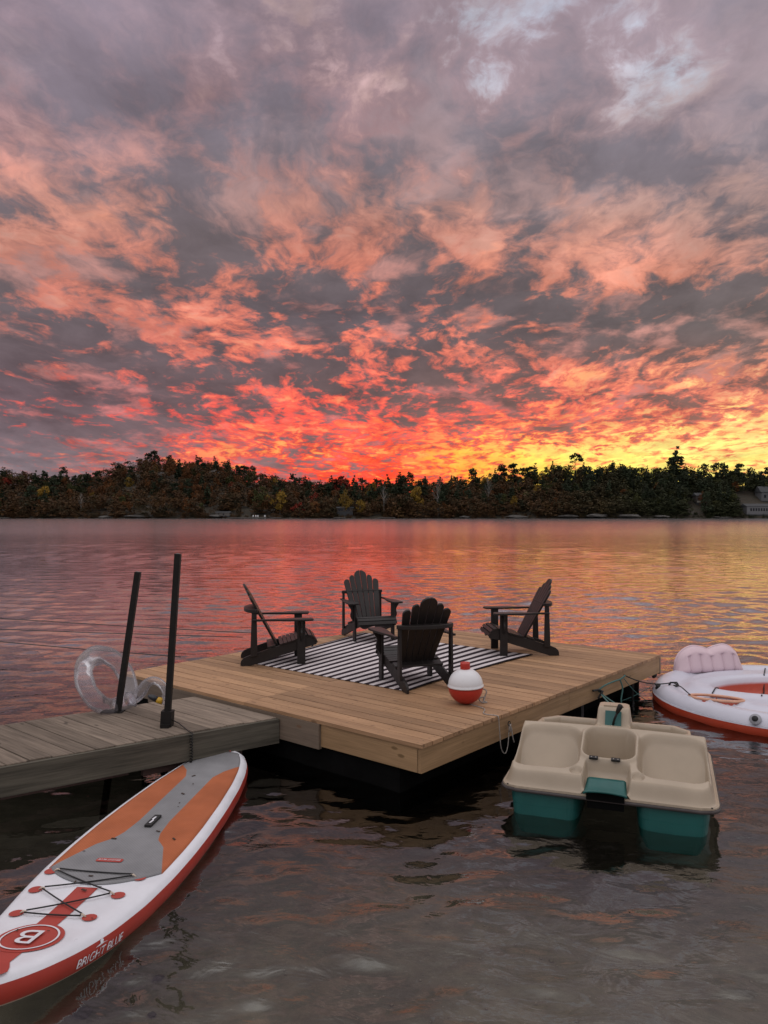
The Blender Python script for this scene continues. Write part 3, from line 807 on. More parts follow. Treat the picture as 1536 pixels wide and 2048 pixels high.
M_red = mat('reddish_wet_timber', fn=wood_fn((0.13, 0.075, 0.062), (0.075, 0.045, 0.04), spread=.5), rough=0.7)
link('lower_beam', box_me('lower_beam', 0, 0.85, 0, 0.05, zb2 - 0.09, zb2 - 0.003, 0.004), M_red, walk, (LN - 1.15, 0.05, 0))
link('lower_beam', box_me('lower_beam', 0, 0.95, 0, 0.05, zb2 - 0.07, zb2 - 0.003, 0.004), M_red, walk, (LN - 2.2, 0.09, 0))
for x_ in (LN - 0.42, LN - 2.3, LN - 4.4):
    for y_ in (0.10, WW - 0.12):
        link('support_post', box_me('support_post', -.045, .045, -.045, .045, -1.1, zb2 - 0.002, 0.004), M_wf, walk, (x_, y_, 0))

# ---- steel poles
M_pole = mat('rusty_black_steel', (0.009, 0.007, 0.006), 0.7, 0.5, 8, bump=0.0006, bscale=200, metal=0.3)
M_ppl = mat('grey_pipe_cap', (0.09, 0.085, 0.08), 0.5, 0.2)
def pole(bpx, bpy, tpx, tpy, label):
    b = P(bpx, bpy, WALK); t = PD(tpx, tpy, b.y)
    o = thing('mooring_pole', label, 'pole', tuple(b))
    d = (t - b); T = d.to_track_quat('Z', 'Y').to_matrix().to_4x4()
    L_ = d.length
    me = box_me('post', -.024, .024, -.024, .024, -1.3, L_, 0.004); c = link('post', me, M_pole, o); c.matrix_local = T
    me = lathe('cap', [(0.019, L_), (0.019, L_ + 0.004), (0.010, L_ + 0.006)], 12); c = link('cap', me, M_ppl, o); c.matrix_local = T
    return o, T, L_
p1, T1, l1 = pole(334, 1452, 356, 1108, 'taller black steel pole with a clamp at its foot, nearer of the two')
bm = bmesh.new(); add_box(bm, -.045, .045, -.045, .045, -0.01, 0.13); bevel(bm, 0.018, 2); add_box(bm, .03, .085, -.02, .02, 0.005, 0.075)
add_box(bm, -.075, .02, -.035, .035, -0.004, 0.03)
c = link('clamp', bm_mesh('clamp', bm), M_pole, p1); c.matrix_local = T1
p2, T2, l2 = pole(236, 1424, 276, 1144, 'shorter black steel pole leaning right, behind the clear swan ring')
link('base_plate', box_me('base_plate', -.14, .05, -.05, .05, 0.0, 0.01, 0.002), M_pole, p2)
# coiled cord hanging from the clamp over the walkway edge
b = P(334, 1452, WALK); pts = [b + Vector((0.05, -0.03, 0.06)), b + Vector((0.11, -0.04, 0.035))]
e_ = WM @ Vector(((WI @ P(372, 1462, WALK)).x, -0.078, WALK + 0.012))
od = (WM.to_3x3() @ Vector((0, -1, 0)))
pts += [e_ - od * 0.03, e_]
for i in range(60):
    a = i * 1.15; pts.append(e_ + od * (0.016 + 0.011 * math.sin(a)) + wd_ * (0.012 * math.cos(a)) + Vector((0, 0, -0.01 - i * 0.0042)))
tag(link('coiled_leash', tube('coiled_leash', pts, 0.0042, 6), M_black), 'thin black coiled leash hanging from the taller pole over the walkway edge', 'leash')

# ---- thin mooring lines over the water at the left
M_line = mat('dark_steel_cable', (0.03, 0.028, 0.028), 0.6)
def cable(pa, da, pb, zb_, label):
    a = PD(pa[0], pa[1], da); b = P(pb[0], pb[1], zb_); far = a + (a - b) * 0.9
    tag(link('mooring_cable', tube('mooring_cable', catenary(far, b, 0.02, 24), 0.006, 6), M_line), label, 'cable')
cable((0, 1280), 10.5, (362, 1313.5), DECK - 0.01, 'lowest of the three mooring cables, ending at the dock beside the poles')
cable((0, 1256), 12.5, (486, 1274), DECK - 0.05, 'middle of the three mooring cables over the water at the left')
cable((0, 1234), 12.0, (505, 1266), DECK - 0.03, 'highest of the three mooring cables over the water at the left')

# ================================================================== ADIRONDACK CHAIRS
M_ch = mat('dark_brown_poly_lumber', (0.016, 0.0125, 0.012), 0.45, 0.15, 5, bump=0.0006, bscale=90, spec=0.35)
M_tag = mat('metal_badge', (0.35, 0.33, 0.30), 0.35, 0.1, metal=0.8)
def arc(cx, cy, r, a0, a1, n=8): return [(cx + r * math.cos(R(a0 + (a1 - a0) * i / n)), cy + r * math.sin(R(a0 + (a1 - a0) * i / n))) for i in range(n + 1)]
def make_chair():
    t = thing('adirondack_chair', 'x', 'chair', (0, 0, 0))
    side = [(0.0, 0.0), (0.115, 0.0), (0.40, 0.088), (0.718, 0.185), (0.845, 0.218), (0.852, 0.225), (0.845, 0.250), (0.82, 0.285), (0.785, 0.308), (0.745, 0.315), (0.70, 0.300),
            (0.633, 0.268), (0.52, 0.235), (0.389, 0.205), (0.30, 0.178), (0.18, 0.140), (0.09, 0.112), (0.04, 0.092), (0.01, 0.062), (0.0, 0.035)]
    st = prism('stringer', side, -0.0125, 0.0125, 'y', 0.003)
    for s in (-1, 1): link('stringer', st, M_ch if not st.materials else None, t, (0, s * 0.243, 0))
    lg = prism('leg', [(-.046, 0), (.046, 0), (.046, .5), (-.046, .5)], -0.0125, 0.0125, 'y', 0.003)
    for s in (-1, 1): link('leg', lg, M_ch if not lg.materials else None, t, (0.675, s * 0.2695, 0))
    rp = prism('rear_post', [(0.112, 0.10), (0.188, 0.11), (0.178, 0.589), (0.128, 0.589)], -0.0125, 0.0125, 'y', 0.003)
    for s in (-1, 1): link('rear_post', rp, M_ch if not rp.materials else None, t, (0, s * 0.2695, 0))
    # arm outline, left side; mirrored for the right
    def armp(s): 
        p = [(0.13, .285), (0.13, .315), (0.30, .325), (0.45, .352), (0.60, .372), (0.70, .378)] + [(0.78 + .03 * math.sin(R(a)), .333 + .045 * math.cos(R(a))) for a in range(0, 100, 30)] + \
            [(0.80, .262)] + [(0.78 + .02 * math.cos(R(a)), .252 - .02 * math.sin(R(a))) for a in range(30, 100, 30)] + [(0.70, .230), (0.58, .232), (0.46, .250), (0.30, .284)]
        return [(x, y * s) for x, y in p]
    for s in (-1, 1): link('arm', prism('arm', armp(s), 0.50, 0.522, 'z', 0.004), M_ch, t)
    # scalloped brackets outside front legs and rear posts, under the arms
    def br(s, h=0.24, w=0.075):
        p = [(0, 0)] + [(w, 0), (w * .98, -0.02)] + [(w * .62, -0.055), (w * .45, -0.085), (w * .50, -0.11), (w * .62, -0.135), (w * .60, -0.165), (w * .40, -0.195), (w * .12, -h * .93), (0, -h)]
        return [(s * y, z) for y, z in p]
    for s in (-1, 1):
        link('arm_bracket', prism('arm_bracket', br(s), -0.0115, 0.0115, 'x', 0.003), M_ch, t, (0.675, s * 0.2825, 0.4985))
    # seat slats following the stringer's top
    top = [(0.845, 0.232), (0.838, 0.262), (0.800, 0.302), (0.745, 0.316), (0.70, 0.303), (0.633, 0.270), (0.52, 0.237), (0.389, 0.206)]
    d = [0]
    for i in range(1, len(top)): d.append(d[-1] + math.dist(top[i], top[i-1]))
    def at(u): return (float(np.interp(u, d, [p[0] for p in top])), float(np.interp(u, d, [p[1] for p in top])))
    sw = 0.047; n = int(d[-1] / sw)
    sl = box_me('seat_slat', -0.0205, 0.0205, -0.268, 0.268, 0.0, 0.017, 0.003); sl.materials.append(M_ch)
    slw = box_me('seat_slat', -0.0205, 0.0205, -0.2555, 0.2555, 0.0, 0.017, 0.003); slw.materials.append(M_ch)
    for i in range(n):
        u = (i + 0.5) * sw; p = at(u); q0, q1 = at(u - 0.02), at(u + 0.02)
        ang = math.atan2(q0[1] - q1[1], q0[0] - q1[0])
        link('seat_slat', slw if 0.61 < p[0] < 0.74 else sl, None, t, (p[0], 0, p[1] + 0.001), (0, -ang, 0))
    # back: six fanned slats, the middle pair sharing one arch
    bx, bz = 0.405, 0.205; bd_ = Vector((-0.475, 0, 0.880)).normalized()
    T = Matrix.Identity(4); nrm = Vector((0, 1, 0)).cross(bd_)
    for k in range(3): T[k][0] = (0, 1, 0)[k]; T[k][1] = bd_[k]; T[k][2] = nrm[k]
    T.translation = (bx, 0, bz)
    cols = [(-3, 0.645, 0.030), (-2, 0.705, 0.030), (-1, 0.785, 0.05), (1, 0.785, 0.05), (2, 0.705, 0.030), (3, 0.645, 0.030)]
    bo = {-3: (-.178, -.122, -.252, -.172), -2: (-.116, -.062, -.165, -.094), -1: (-.056, -.0025, -.087, -.0045)}
    for k, hgt, rr in cols:
        b0, b1, t0, t1 = bo[-abs(k)]
        if abs(k) == 1:
            pts = [(b0, 0), (b1, 0), (t1, hgt)] + [(t1 - (t1 - t0) * math.sin(R(a)), hgt - 0.075 + 0.075 * math.cos(R(a))) for a in range(15, 91, 15)]
        else:
            c_ = (t0 + t1) / 2; hw_ = (t1 - t0) / 2
            pts = [(b0, 0), (b1, 0)] + [(c_ + hw_ * math.cos(R(a)), hgt - 0.035 + (0.042 if abs(k) == 2 else 0.042) * math.sin(R(a)) + (a / 180 - .5) * -0.02) for a in range(0, 181, 20)]
        if k > 0: pts = [(-x, y) for x, y in pts]
        link('back_slat', prism('back_slat', pts, -0.012, 0.012, 'z', 0.003, T), M_ch, t)
    # curved brace plate behind the back and lower cross rail
    bp = [(0.186, -.286), (0.196, -.20), (0.196, .20), (0.186, .286)] + [(0.186 - 0.15 * math.cos(R(a)) ** .8 , 0.300 * -math.sin(R(a)) if True else 0) for a in range(-84, 85, 12)]
    link('back_brace', prism('back_brace', bp, 0.590, 0.628, 'z', 0.003), M_ch, t)
    link('lower_rail', prism('lower_rail', [(0.30, 0.184), (0.385, 0.206), (0.385, 0.226), (0.30, 0.204)], -0.2565, 0.2565, 'y', 0.003), M_ch, t)
    ap = [(-.228, .205), (-.20, .185), (-.17, .178), (-.14, .183), (-.10, .203), (-.05, .213), (0.05, .213), (.10, .203), (.14, .183), (.17, .178), (.20, .185), (.228, .205), (.228, .262), (-.228, .262)]
    link('seat_apron', prism('seat_apron', ap, 0.800, 0.815, 'x', 0.002), M_ch, t)
    bdg = link('badge', lathe('badge', [(0.0, 0), (0.017, 0), (0.017, 0.003), (0.0, 0.003)], 16), M_tag, t, (0.8165, 0.0, 0.246), (0, R(90), 0)); bdg.scale = (0.6, 1.6, 1)
    return t
ch0 = make_chair()
# rear centre of the stringers, facing direction
chairs = [((-1.645, 8.84), (0.985, 0.175), 'dark adirondack chair at the rug\'s left corner, seen from its side facing right'),
          ((2.085, 9.49), (-1.0, -0.06), 'dark adirondack chair at the rug\'s right corner, seen from its side facing left'),
          ((-0.36, 10.96), (0.33, -0.944), 'farthest dark adirondack chair, facing the camera from the back of the dock'),
          ((0.455, 7.34), (-0.34, 0.940), 'nearest dark adirondack chair, seen from behind next to the red and white buoy')]
for i, (p, f, lb) in enumerate(chairs):
    o = ch0 if i == 0 else copy_tree(ch0)
    o.location = (p[0], p[1], DECK + 0.004); o.rotation_euler = (0, 0, math.atan2(f[1], f[0]))
    tag(o, lb, 'chair', 'adirondack chairs around the striped rug')

# ================================================================== STRIPED RUG
rc = {k: P2(*v_, DECK) for k, v_ in {'n': (814, 1384), 'l': (504, 1327), 'r': (1066, 1311), 'f': (726, 1266)}.items()}
def rug_col(g, co):
    x_, y_, z_ = g.sep(g.new('ShaderNodeTexCoord').outputs['UV'])
    s = g.math('FRACT', g.math('MULTIPLY', x_, 17.5)); k = g.rng(g.math('ABSOLUTE', g.math('SUBTRACT', s, 0.5)), 0.235, 0.265)
    n = g.rng(g.noise(co, 40, 4).outputs[0], 0.3, 0.7, 0.88, 1.08); n2_ = g.rng(g.noise(co, 1.8, 4).outputs[0], 0.3, 0.7, 0.88, 1.06)
    c = g.mix(k, (0.030, 0.022, 0.028), (0.60, 0.55, 0.56)); edge = g.rng(g.math('ABSOLUTE', g.math('SUBTRACT', x_, 0.5)), 0.489, 0.491)
    c = g.mix(edge, c, (0.02, 0.016, 0.02)); q = g.math('MULTIPLY', n, n2_); return g.mix(1.0, c, g.comb(q, q, q), 'MULTIPLY')
NXR, NYR = 90, 60
def rug_fn(u, v_):
    # u across the stripes (left corner -> near corner), v along them
    p = rc['l'].lerp(rc['n'], u).lerp(rc['f'].lerp(rc['r'], u), v_)
    bow = 0.05 * math.sin(math.pi * v_) * sst((u - .8) / .2)
    p = p - (rc['n'] - rc['l']).normalized() * bow
    z_ = DECK + 0.0085 + 0.004 * max(0, fbm(p.x * 2.2, p.y * 2.2, 3.0)) + 0.010 * sst((u - .93) / .07) * (0.5 + 0.5 * math.sin(v_ * 9))
    return (p.x, p.y, z_)
me = grid_mesh('rug', NXR, NYR, rug_fn); uv = me.uv_layers.new(name='UVMap')
vi = np.empty(len(me.loops), np.int32); me.loops.foreach_get('vertex_index', vi)
uvs = np.stack([(vi % (NXR + 1)) / NXR, (vi // (NXR + 1)) / NYR], 1); uv.data.foreach_set('uv', uvs.astype(np.float32).ravel())
rug = link('rug', me, mat('striped_rug_weave', fn=rug_col, rough=0.9, bump=0.001, bscale=300, spec=0.1))
sm = rug.modifiers.new('thick', 'SOLIDIFY'); sm.thickness = 0.005
tag(rug, 'black and white striped outdoor rug spread between the four chairs', 'rug')

# ================================================================== BOBBER BUOY
bo = P(932, 1407, DECK); RB = 0.155
by = thing('bobber_buoy', 'big red and white fishing bobber standing on the deck by the nearest chair', 'buoy', tuple(bo))
M_bw = mat('white_plastic', (0.66, 0.66, 0.68), 0.35, 0.03, spec=0.5); M_br = mat('red_plastic', (0.42, 0.028, 0.018), 0.38, 0.08, spec=0.5)
prof = [(0.03, 0.0)] + [(RB * math.cos(R(a)), RB + RB * math.sin(R(a))) for a in range(-75, 0, 8)] + [(RB * 1.0, RB), (RB * 1.035, RB), (RB * 1.035, RB + .004)]
link('lower_shell', lathe('lower_shell', prof, 48), M_br, by)
prof = [(RB * 1.045, RB + .004), (RB * 1.045, RB + .013), (RB * 0.99, RB + .02)] + [(RB * math.cos(R(a)) ** 1.02, RB + 0.018 + RB * 0.95 * math.sin(R(a))) for a in range(6, 79, 6)] + [(0.035, RB * 1.98)]
link('upper_shell', lathe('upper_shell', prof, 48), M_bw, by)
zc = RB * 1.97 + 0.0
link('cap', lathe('cap', [(0.042, zc - .006), (0.044, zc), (0.044, zc + .058), (0.041, zc + .066), (0.030, zc + .068), (0.028, zc + .064)], 32), M_br, by)
by.rotation_euler = (R(1.5), R(-1.5), 0)
M_rope = mat('white_rope', (0.30, 0.27, 0.25), 0.9, 0.35, 80, bump=0.002, bscale=300)
M_grope = mat('teal_rope', (0.05, 0.13, 0.12), 0.9, 0.3, 80, bump=0.002, bscale=300)
M_krope = mat('black_rope', (0.012, 0.012, 0.013), 0.8, 0.3, 80)
def wob(pts, a=0.004): return [Vector(p) + Vector((random.uniform(-a, a), random.uniform(-a, a), 0)) for p in pts]
def smooth_pts(pts, n=6):
    pts = [Vector(p) for p in pts]; out = []
    for i in range(len(pts) - 1):
        p0 = pts[max(i-1, 0)]; p1 = pts[i]; p2 = pts[i+1]; p3 = pts[min(i+2, len(pts)-1)]
        for k in range(n):
            t = k / n; out.append(0.5 * ((2*p1) + (-p0+p2)*t + (2*p0-5*p1+4*p2-p3)*t*t + (-p0+3*p1-3*p2+p3)*t**3))
    return out + [pts[-1]]
def rope(name, pts, r, m_, label, n=7, sm_=6):
    o = link(name, tube(name, smooth_pts(pts, sm_), r, n), m_); return tag(o, label, 'rope')
q0 = bo + Vector((0.0, 0.03, 0.02)); q1 = P(968, 1417, DECK + .006); q2 = P(990, 1424, DECK + 0.008)
# where the rope leaves the deck: the dock's right edge
def edge(y, z, out=0.0): return dk(LW + out, y, z)
def edge_at(px, z=DECK):       # y along the right edge for an image column
    best = min((abs(768 + F * (edge(yy / 200 * DW, z)).x / (edge(yy / 200 * DW, z)).y - px), yy / 200 * DW) for yy in range(201)); return best[1]
ya, yb = edge_at(993), edge_at(1014)
pts = [bo + Vector((0.03, -0.05, .006)), q1, edge(ya - .02, DECK + .008, -0.12), edge(ya, DECK + .006, -0.01), edge(ya, DECK - .01, 0.012), edge(ya + .01, DECK - .12, 0.016), edge(ya + .03, DECK - .27, 0.02),
       edge((ya + yb) / 2, DECK - .325, 0.025), edge(yb - .03, DECK - .27, 0.02), edge(yb, DECK - .15, 0.012), edge(yb, DECK - .095, 0.012)]
rope('anchor_rope', pts, 0.0042, M_rope, 'thin white rope trailing from the bobber and looping over the dock edge')
pts = [bo + Vector((0.13, 0.06, 0.13)), bo + Vector((0.19, 0.05, 0.10)), bo + Vector((0.16, 0.04, 0.02)), bo + Vector((0.19, 0.02, 0.008)), bo + Vector((0.14, 0.0, 0.012)), bo + Vector((0.12, 0.02, 0.04)), bo + Vector((0.17, 0.03, 0.05)), bo + Vector((0.15, 0.0, 0.006))]
rope('rope_tangle', pts, 0.006, M_rope, 'small tangle of pinkish white rope beside the bobber')
ri = tube('ring_bolt', [edge(yb, DECK - .09, .015) + Matrix.Rotation(math.atan2(ex.y, ex.x), 3, 'Z') @ Vector((0, 0.018 * math.cos(a), 0.018 * math.sin(a))) for a in [i * math.pi / 6 for i in range(12)]], 0.004, 6, True)
rb = thing('ring_bolt', 'ring bolt with a knotted white rope end on the dock\'s right fascia', 'ring bolt', tuple(edge(yb, DECK - .09, 0)))
rb.location = (0, 0, 0); link('ring', ri, M_pole, rb)
vs, fs = [], []
tube_geo(smooth_pts([edge(yb + .02, DECK - .10, .02), edge(yb - .02, DECK - .13, .026), edge(yb + .01, DECK - .16, .024), edge(yb - .01, DECK - .10, .03), edge(yb + .015, DECK - .14, .03), edge(yb + .03, DECK - .2, .03), edge(yb + .055, DECK - .26, .03)], 6), 0.005, 6, False, vs, fs)
link('knot', mesh_from('knot', vs, fs, True), M_rope, rb)
# ================================================================== PADDLE BOARD
tail = P2(449, 1508, 0.12); em = P2(60, 1888, 0.135)
sdir = (em - tail).normalized(); SL = 3.36
board = thing('paddle_board', 'white inflatable paddle board with orange and grey deck pad floating beside the walkway', 'paddle board', tuple(tail.xy) + (0.0,), math.atan2(sdir.y, sdir.x))
SM = Matrix.Translation((tail.x, tail.y, 0)) @ Matrix.Rotation(math.atan2(sdir.y, sdir.x), 4, 'Z')
WT = [(0, .10), (.03, .165), (.08, .21), (.2, .262), (.4, .305), (.7, .348), (1.1, .382), (1.5, .402), (1.8, .405), (2.1, .395), (2.4, .365), (2.7, .312), (2.9, .260), (3.1, .185), (3.22, .125), (3.31, .065), (3.36, .0)]
def wt(t):
    xs = [a for a, _ in WT]; ws = [b for _, b in WT]
    # smooth the outline with a small kernel
    return sum(float(np.interp(t + d, xs, ws)) for d in (-.06, -.03, 0, .03, .06)) / 5 if 0.09 < t < 3.25 else float(np.interp(t, xs, ws))
def rock(t): return 0.11 * max(0, (t - 2.3) / 1.05) ** 2.2 + 0.03 * max(0, (0.5 - t) / .5) ** 2
ZT, ZBm = 0.128, -0.012
NT_, NS = 90, 14
ts = [SL * (0.5 - 0.5 * math.cos(math.pi * (i / NT_) ** 1.0)) for i in range(NT_ + 1)]
def sect(t, a):         # a: -90 (bottom) .. 90 (top), right-hand rail; half-thickness rounding
    w_ = wt(t); hh = (ZT - ZBm) / 2; r_ = min(hh, max(w_, 1e-4))
    return (w_ - r_ * 0.8 + r_ * 0.8 * math.cos(R(a))), (ZT + ZBm) / 2 + hh * math.sin(R(a)) + rock(t)
M_sw = mat('white_pvc', (0.66, 0.67, 0.72), 0.35, 0.08, 5, spec=0.5)
M_sr = mat('red_pvc', (0.36, 0.035, 0.022), 0.38, 0.10, 3, spec=0.5)
M_cr = mat('cream_pvc', (0.5, 0.42, 0.34), 0.5, 0.1)
def strip(name, angs, m_, both=True, par=board):
    v, f = [], []
    for s in ((1, -1) if both else (1,)):
        b = len(v)
        for t in ts:
            for a in angs: y, z = sect(t, a); v.append((t, s * y, z))
        n = len(angs)
        for i in range(NT_):
            for k in range(n - 1):
                q = (b+i*n+k, b+i*n+k+1, b+(i+1)*n+k+1, b+(i+1)*n+k); f.append(q if s < 0 else q[::-1])
    me = mesh_from(name, v, f, True); return link(name, me, m_, par)
def deck_z(t, y):       # slightly crowned top
    w_ = max(wt(t), .01); return ZT + rock(t) + 0.004 * (1 - min(1, (y / w_) ** 2))
# hull: top deck with rounded shoulder, red rail, cream bottom edge, bottom
v, f = [], []; NY = 10
for t in ts:
    yi, zi = sect(t, 90); yo = [(sect(t, a)) for a in (70, 50, 32)]
    row = [(-1, p) for p in reversed(yo)] ; pts = [(-p[0], p[1]) for _, p in row]
    pts += [(-yi + 2 * yi * k / NY, deck_z(t, -yi + 2 * yi * k / NY)) for k in range(NY + 1)]
    pts += [p for p in yo]
    v += [(t, y, z) for y, z in pts]
n = NY + 7
for i in range(NT_):
    for k in range(n - 1): f.append((i*n+k, (i+1)*n+k, (i+1)*n+k+1, i*n+k+1))
link('deck', mesh_from('deck', v, f, True), M_sw, board)
strip('rail', [32, 18, 0, -18, -35, -48], M_sr); strip('bottom_edge', [-48, -60], M_cr)
v, f = [], []
for t in ts:
    y, z = sect(t, -60); v += [(t, -y, z), (t, y, z)]
f = [(2*i, 2*i+1, 2*i+3, 2*i+2) for i in range(NT_)]
link('underside', mesh_from('underside', v, f), M_sw, board)
# deck pad
PE = 2.30
def pad_hw(t): return min(wt(t) - 0.062, 0.342)
def pad_end(y, hw): return PE - 0.17 * (y / 0.34) ** 2
def pad_col(g, co):
    x_, y_, z_ = g.sep(co); ay = g.math('ABSOLUTE', y_)
    # grey backbone: widens to the full pad at the nose end and towards the tail
    cv = g.new('ShaderNodeFloatCurve'); c_ = cv.mapping.curves[0]
    P_ = [(0.0, .30), (.10, .30), (.135, .25), (.2, .15), (.26, .105), (.62, .10), (.70, .115), (.74, .14), (.78, .21), (.93, .34), (1, .40)]
    c_.points[0].location = P_[0]; c_.points[1].location = P_[-1]
    for p in P_[1:-1]: c_.points.new(*p)
    for p in c_.points: p.handle_type = 'VECTOR'
    cv.mapping.update(); g.put(cv.inputs['Value'], g.math('DIVIDE', x_, PE + .03))
    k = g.rng(g.math('SUBTRACT', ay, cv.outputs[0]), -0.002, 0.002)
    # crocodile texture: fine diamond grid
    br = g.math('MULTIPLY', g.math('SINE', g.math('MULTIPLY', x_, 330.0)), g.math('SINE', g.math('MULTIPLY', y_, 330.0)))
    kk = g.rng(br, -1, 1, 0.88, 1.08); n = g.rng(g.noise(co, 5, 5).outputs[0], 0.3, 0.7, 0.85, 1.1)
    c = g.mix(k, (0.215, 0.215, 0.225), (0.38, 0.115, 0.050)); q = g.math('MULTIPLY', kk, n)
    return g.mix(1.0, c, g.comb(q, q, q), 'MULTIPLY')
def pad_fn(u, w_):
    y0 = (w_ - 0.5) * 2; t0 = 0.055 + 0.03 * y0 ** 2
    yy = y0 * 0.34; t1 = pad_end(yy, .34); t = t0 + (t1 - t0) * u; hw = pad_hw(t); y = y0 * hw
    drop = 0.0 if abs(y0) < .99 else -0.004
    return (t, y, deck_z(t, y) + 0.0065 + drop)
pad = link('deck_pad', grid_mesh('deck_pad', 60, 24, lambda u, w_: pad_fn(u, w_)), mat('eva_pad', fn=pad_col, rough=0.85, spec=0.2, bump=0.0008, bscale=250), board)
md = pad.modifiers.new('t', 'SOLIDIFY'); md.thickness = 0.006; md.offset = -1
def on(t, y, h=0.0): return Vector((t, y, deck_z(t, y) + h))
def flat(name, poly, m_, h=0.004, par=board):      # thin printed patch laid on the deck: poly of (t, y)
    bm = bmesh.new(); vs = [bm.verts.new((t, y, 0)) for t, y in poly]; bm.faces.new(vs)
    bmesh.ops.triangulate(bm, faces=bm.faces)
    for _ in range(2): bmesh.ops.subdivide_edges(bm, edges=[e for e in bm.edges if e.calc_length() > .06], cuts=2, use_grid_fill=False); bmesh.ops.triangulate(bm, faces=bm.faces)
    for q in bm.verts: q.co.z = deck_z(q.co.x, q.co.y) + h
    return link(name, bm_mesh(name, bm), m_, par)
# red centre stripe, emblem disc, ring and letter
ET = 3.0 + 0.02
M_pr = mat('red_print', (0.35, 0.04, 0.028), 0.5, 0.08, 6)
def arcpts(ct, cy, r, a0=0, a1=360, n=40): return [(ct + r * math.cos(R(a0 + (a1 - a0) * i / n)), cy + r * math.sin(R(a0 + (a1 - a0) * i / n))) for i in range(n + (0 if a1 - a0 == 360 else 1))]
EC = (em - tail).length
flat('stripe', [(PE + .03, -.058), (EC - .14, -.052), (EC - .14, .052), (PE + .03, .058)], M_pr, 0.003)
flat('stripe', [(EC + .13, -.05), (3.12, -.055), (3.17, -.085), (3.21, -.10), (3.25, -.085), (3.29, -.06), (3.325, -.03), (3.325, .03), (3.29, .06), (3.25, .085), (3.21, .10), (3.17, .085), (3.12, .055), (EC + .13, .05)], M_pr, 0.003)
flat('emblem_disc', arcpts(EC, 0, .152), M_pr, 0.0045)
v, f = [], []
for i in range(48):
    a = 2 * math.pi * i / 48
    for r_ in (.122, .131): v.append(on(EC + r_ * math.cos(a), r_ * math.sin(a), 0.0085))
for i in range(48): j = (i + 1) % 48; f.append((2*i, 2*i+1, 2*j+1, 2*j))
link('emblem_ring', mesh_from('emblem_ring', v, f), M_sw, board)
def text_mesh(s, size, ext=0.0, shear=0.0, bold=0.0):
    cu = bpy.data.curves.new('txt', 'FONT'); cu.body = s; cu.size = size; cu.extrude = ext; cu.shear = shear; cu.offset = 0
    cu.align_x = 'CENTER'; cu.align_y = 'CENTER'
    o = bpy.data.objects.new('txt', cu); COL.objects.link(o); dg = bpy.context.evaluated_depsgraph_get(); dg.update()
    me = bpy.data.meshes.new_from_object(o.evaluated_get(dg)); bpy.data.objects.remove(o); return me
me = text_mesh('B', 0.20, 0.0, 0.0)
for q in me.vertices:     # letter top points to the nose
    x_, y_ = q.co.x, q.co.y; t = EC + y_ * 1.0; yy = -x_ * 1.05; q.co = on(t, yy, 0.0145)
o = link('letter', None); bpy.data.objects.remove(o)
link('letter', me, M_sw, board)
# serif bars that slope out of the letter
for (y0, y1, tt) in ((-.02, .075, .062), (-.02, .075, -.066)):
    pass
# bungee cord with six anchors
anc = [P(103, 1743, .13), P(280, 1756, .13), P(72, 1780, .13), P(237, 1792, .13), P(34, 1827, .14), P(180, 1836, .14)]
SI = SM.inverted(); al = [SI @ a for a in anc]
for a in al:
    flat('anchor_patch', arcpts(a.x, a.y, .036, n=20), M_pr, 0.006)
    s = 1 if a.y < 0 else -1
    lp = tube('anchor_loop', [on(a.x, a.y + s * .02, .006), on(a.x, a.y + s * .035, .018), on(a.x, a.y + s * .048, .016), on(a.x, a.y + s * .05, .008)], 0.005, 5)
    link('anchor_loop', lp, M_cr, board)
def ai(k):
    a = al[k]; s = 1 if a.y < 0 else -1; return on(a.x, a.y + s * .045, .017)
seq = [0, 1, 2, 3, 4, 5, 2, 1 if False else 3]
def cord(i, j, dt0=0, dt1=0): a, b = ai(i), ai(j); a.x += dt0; b.x += dt1; return tube_geo(catenary(a, b, 0.003, 6), 0.0038, 6)
vs, fs = [], []
for i, j, d0, d1 in ((0, 1, -.01, -.01), (1, 2, .01, -.01), (0, 3, .01, -.01), (3, 4, .01, -.01), (2, 5, .01, -.01), (4, 5, .01, .01)):
    a, b = ai(i), ai(j); a.x += d0; b.x += d1; tube_geo(catenary(a, b, 0.004, 6), 0.0038, 6, False, vs, fs)
for k in (1, 3, 5):
    a = ai(k); tube_geo([a + Vector((-.01, 0, 0)), a + Vector((.01, 0, 0))], 0.004, 6, False, vs, fs)
link('bungee_cord', mesh_from('bungee_cord', vs, fs, True), M_krope, board)
# carry handle, maker's tag, tail fittings
ht = (SI @ P(300, 1643, .14))
hp = link('carry_handle', box_me('carry_handle', -.085, .085, -.022, .022, 0, 0.014, 0.006, seg=2), M_krope, board, (ht.x, 0.0, deck_z(ht.x, 0) + 0.008))
link('handle_print', mesh_from('handle_print', [(-.05, -.006, 0), (-.01, -.012, 0), (.0, -.002, 0), (.05, -.008, 0), (.052, .004, 0), (.01, .010, 0), (-.004, .003, 0), (-.05, .006, 0)], [tuple(range(8))]), M_sw, hp, (0, 0, 0.0155))
tg = (SI @ P(220, 1720, .14))
def rrect(ct, cy, a, b, r): 
    p = []
    for sx, sy, a0 in ((1, 1, 0), (-1, 1, 90), (-1, -1, 180), (1, -1, 270)): p += [(ct + sx * (a - r) + r * math.cos(R(a0 + k * 30)), cy + sy * (b - r) + r * math.sin(R(a0 + k * 30))) for k in range(4)]
    return p
tp = flat('maker_tag', rrect(tg.x, tg.y, .022, .078, .014), M_pr, 0.0105)
me = text_mesh('BRIGHT BLUE', 0.022, 0, .2, .0005)
for q in me.vertices: x_, y_ = q.co.x, q.co.y; q.co = on(tg.x + y_, tg.y - x_, 0.0125)
link('tag_lettering', me, M_sw, tp)
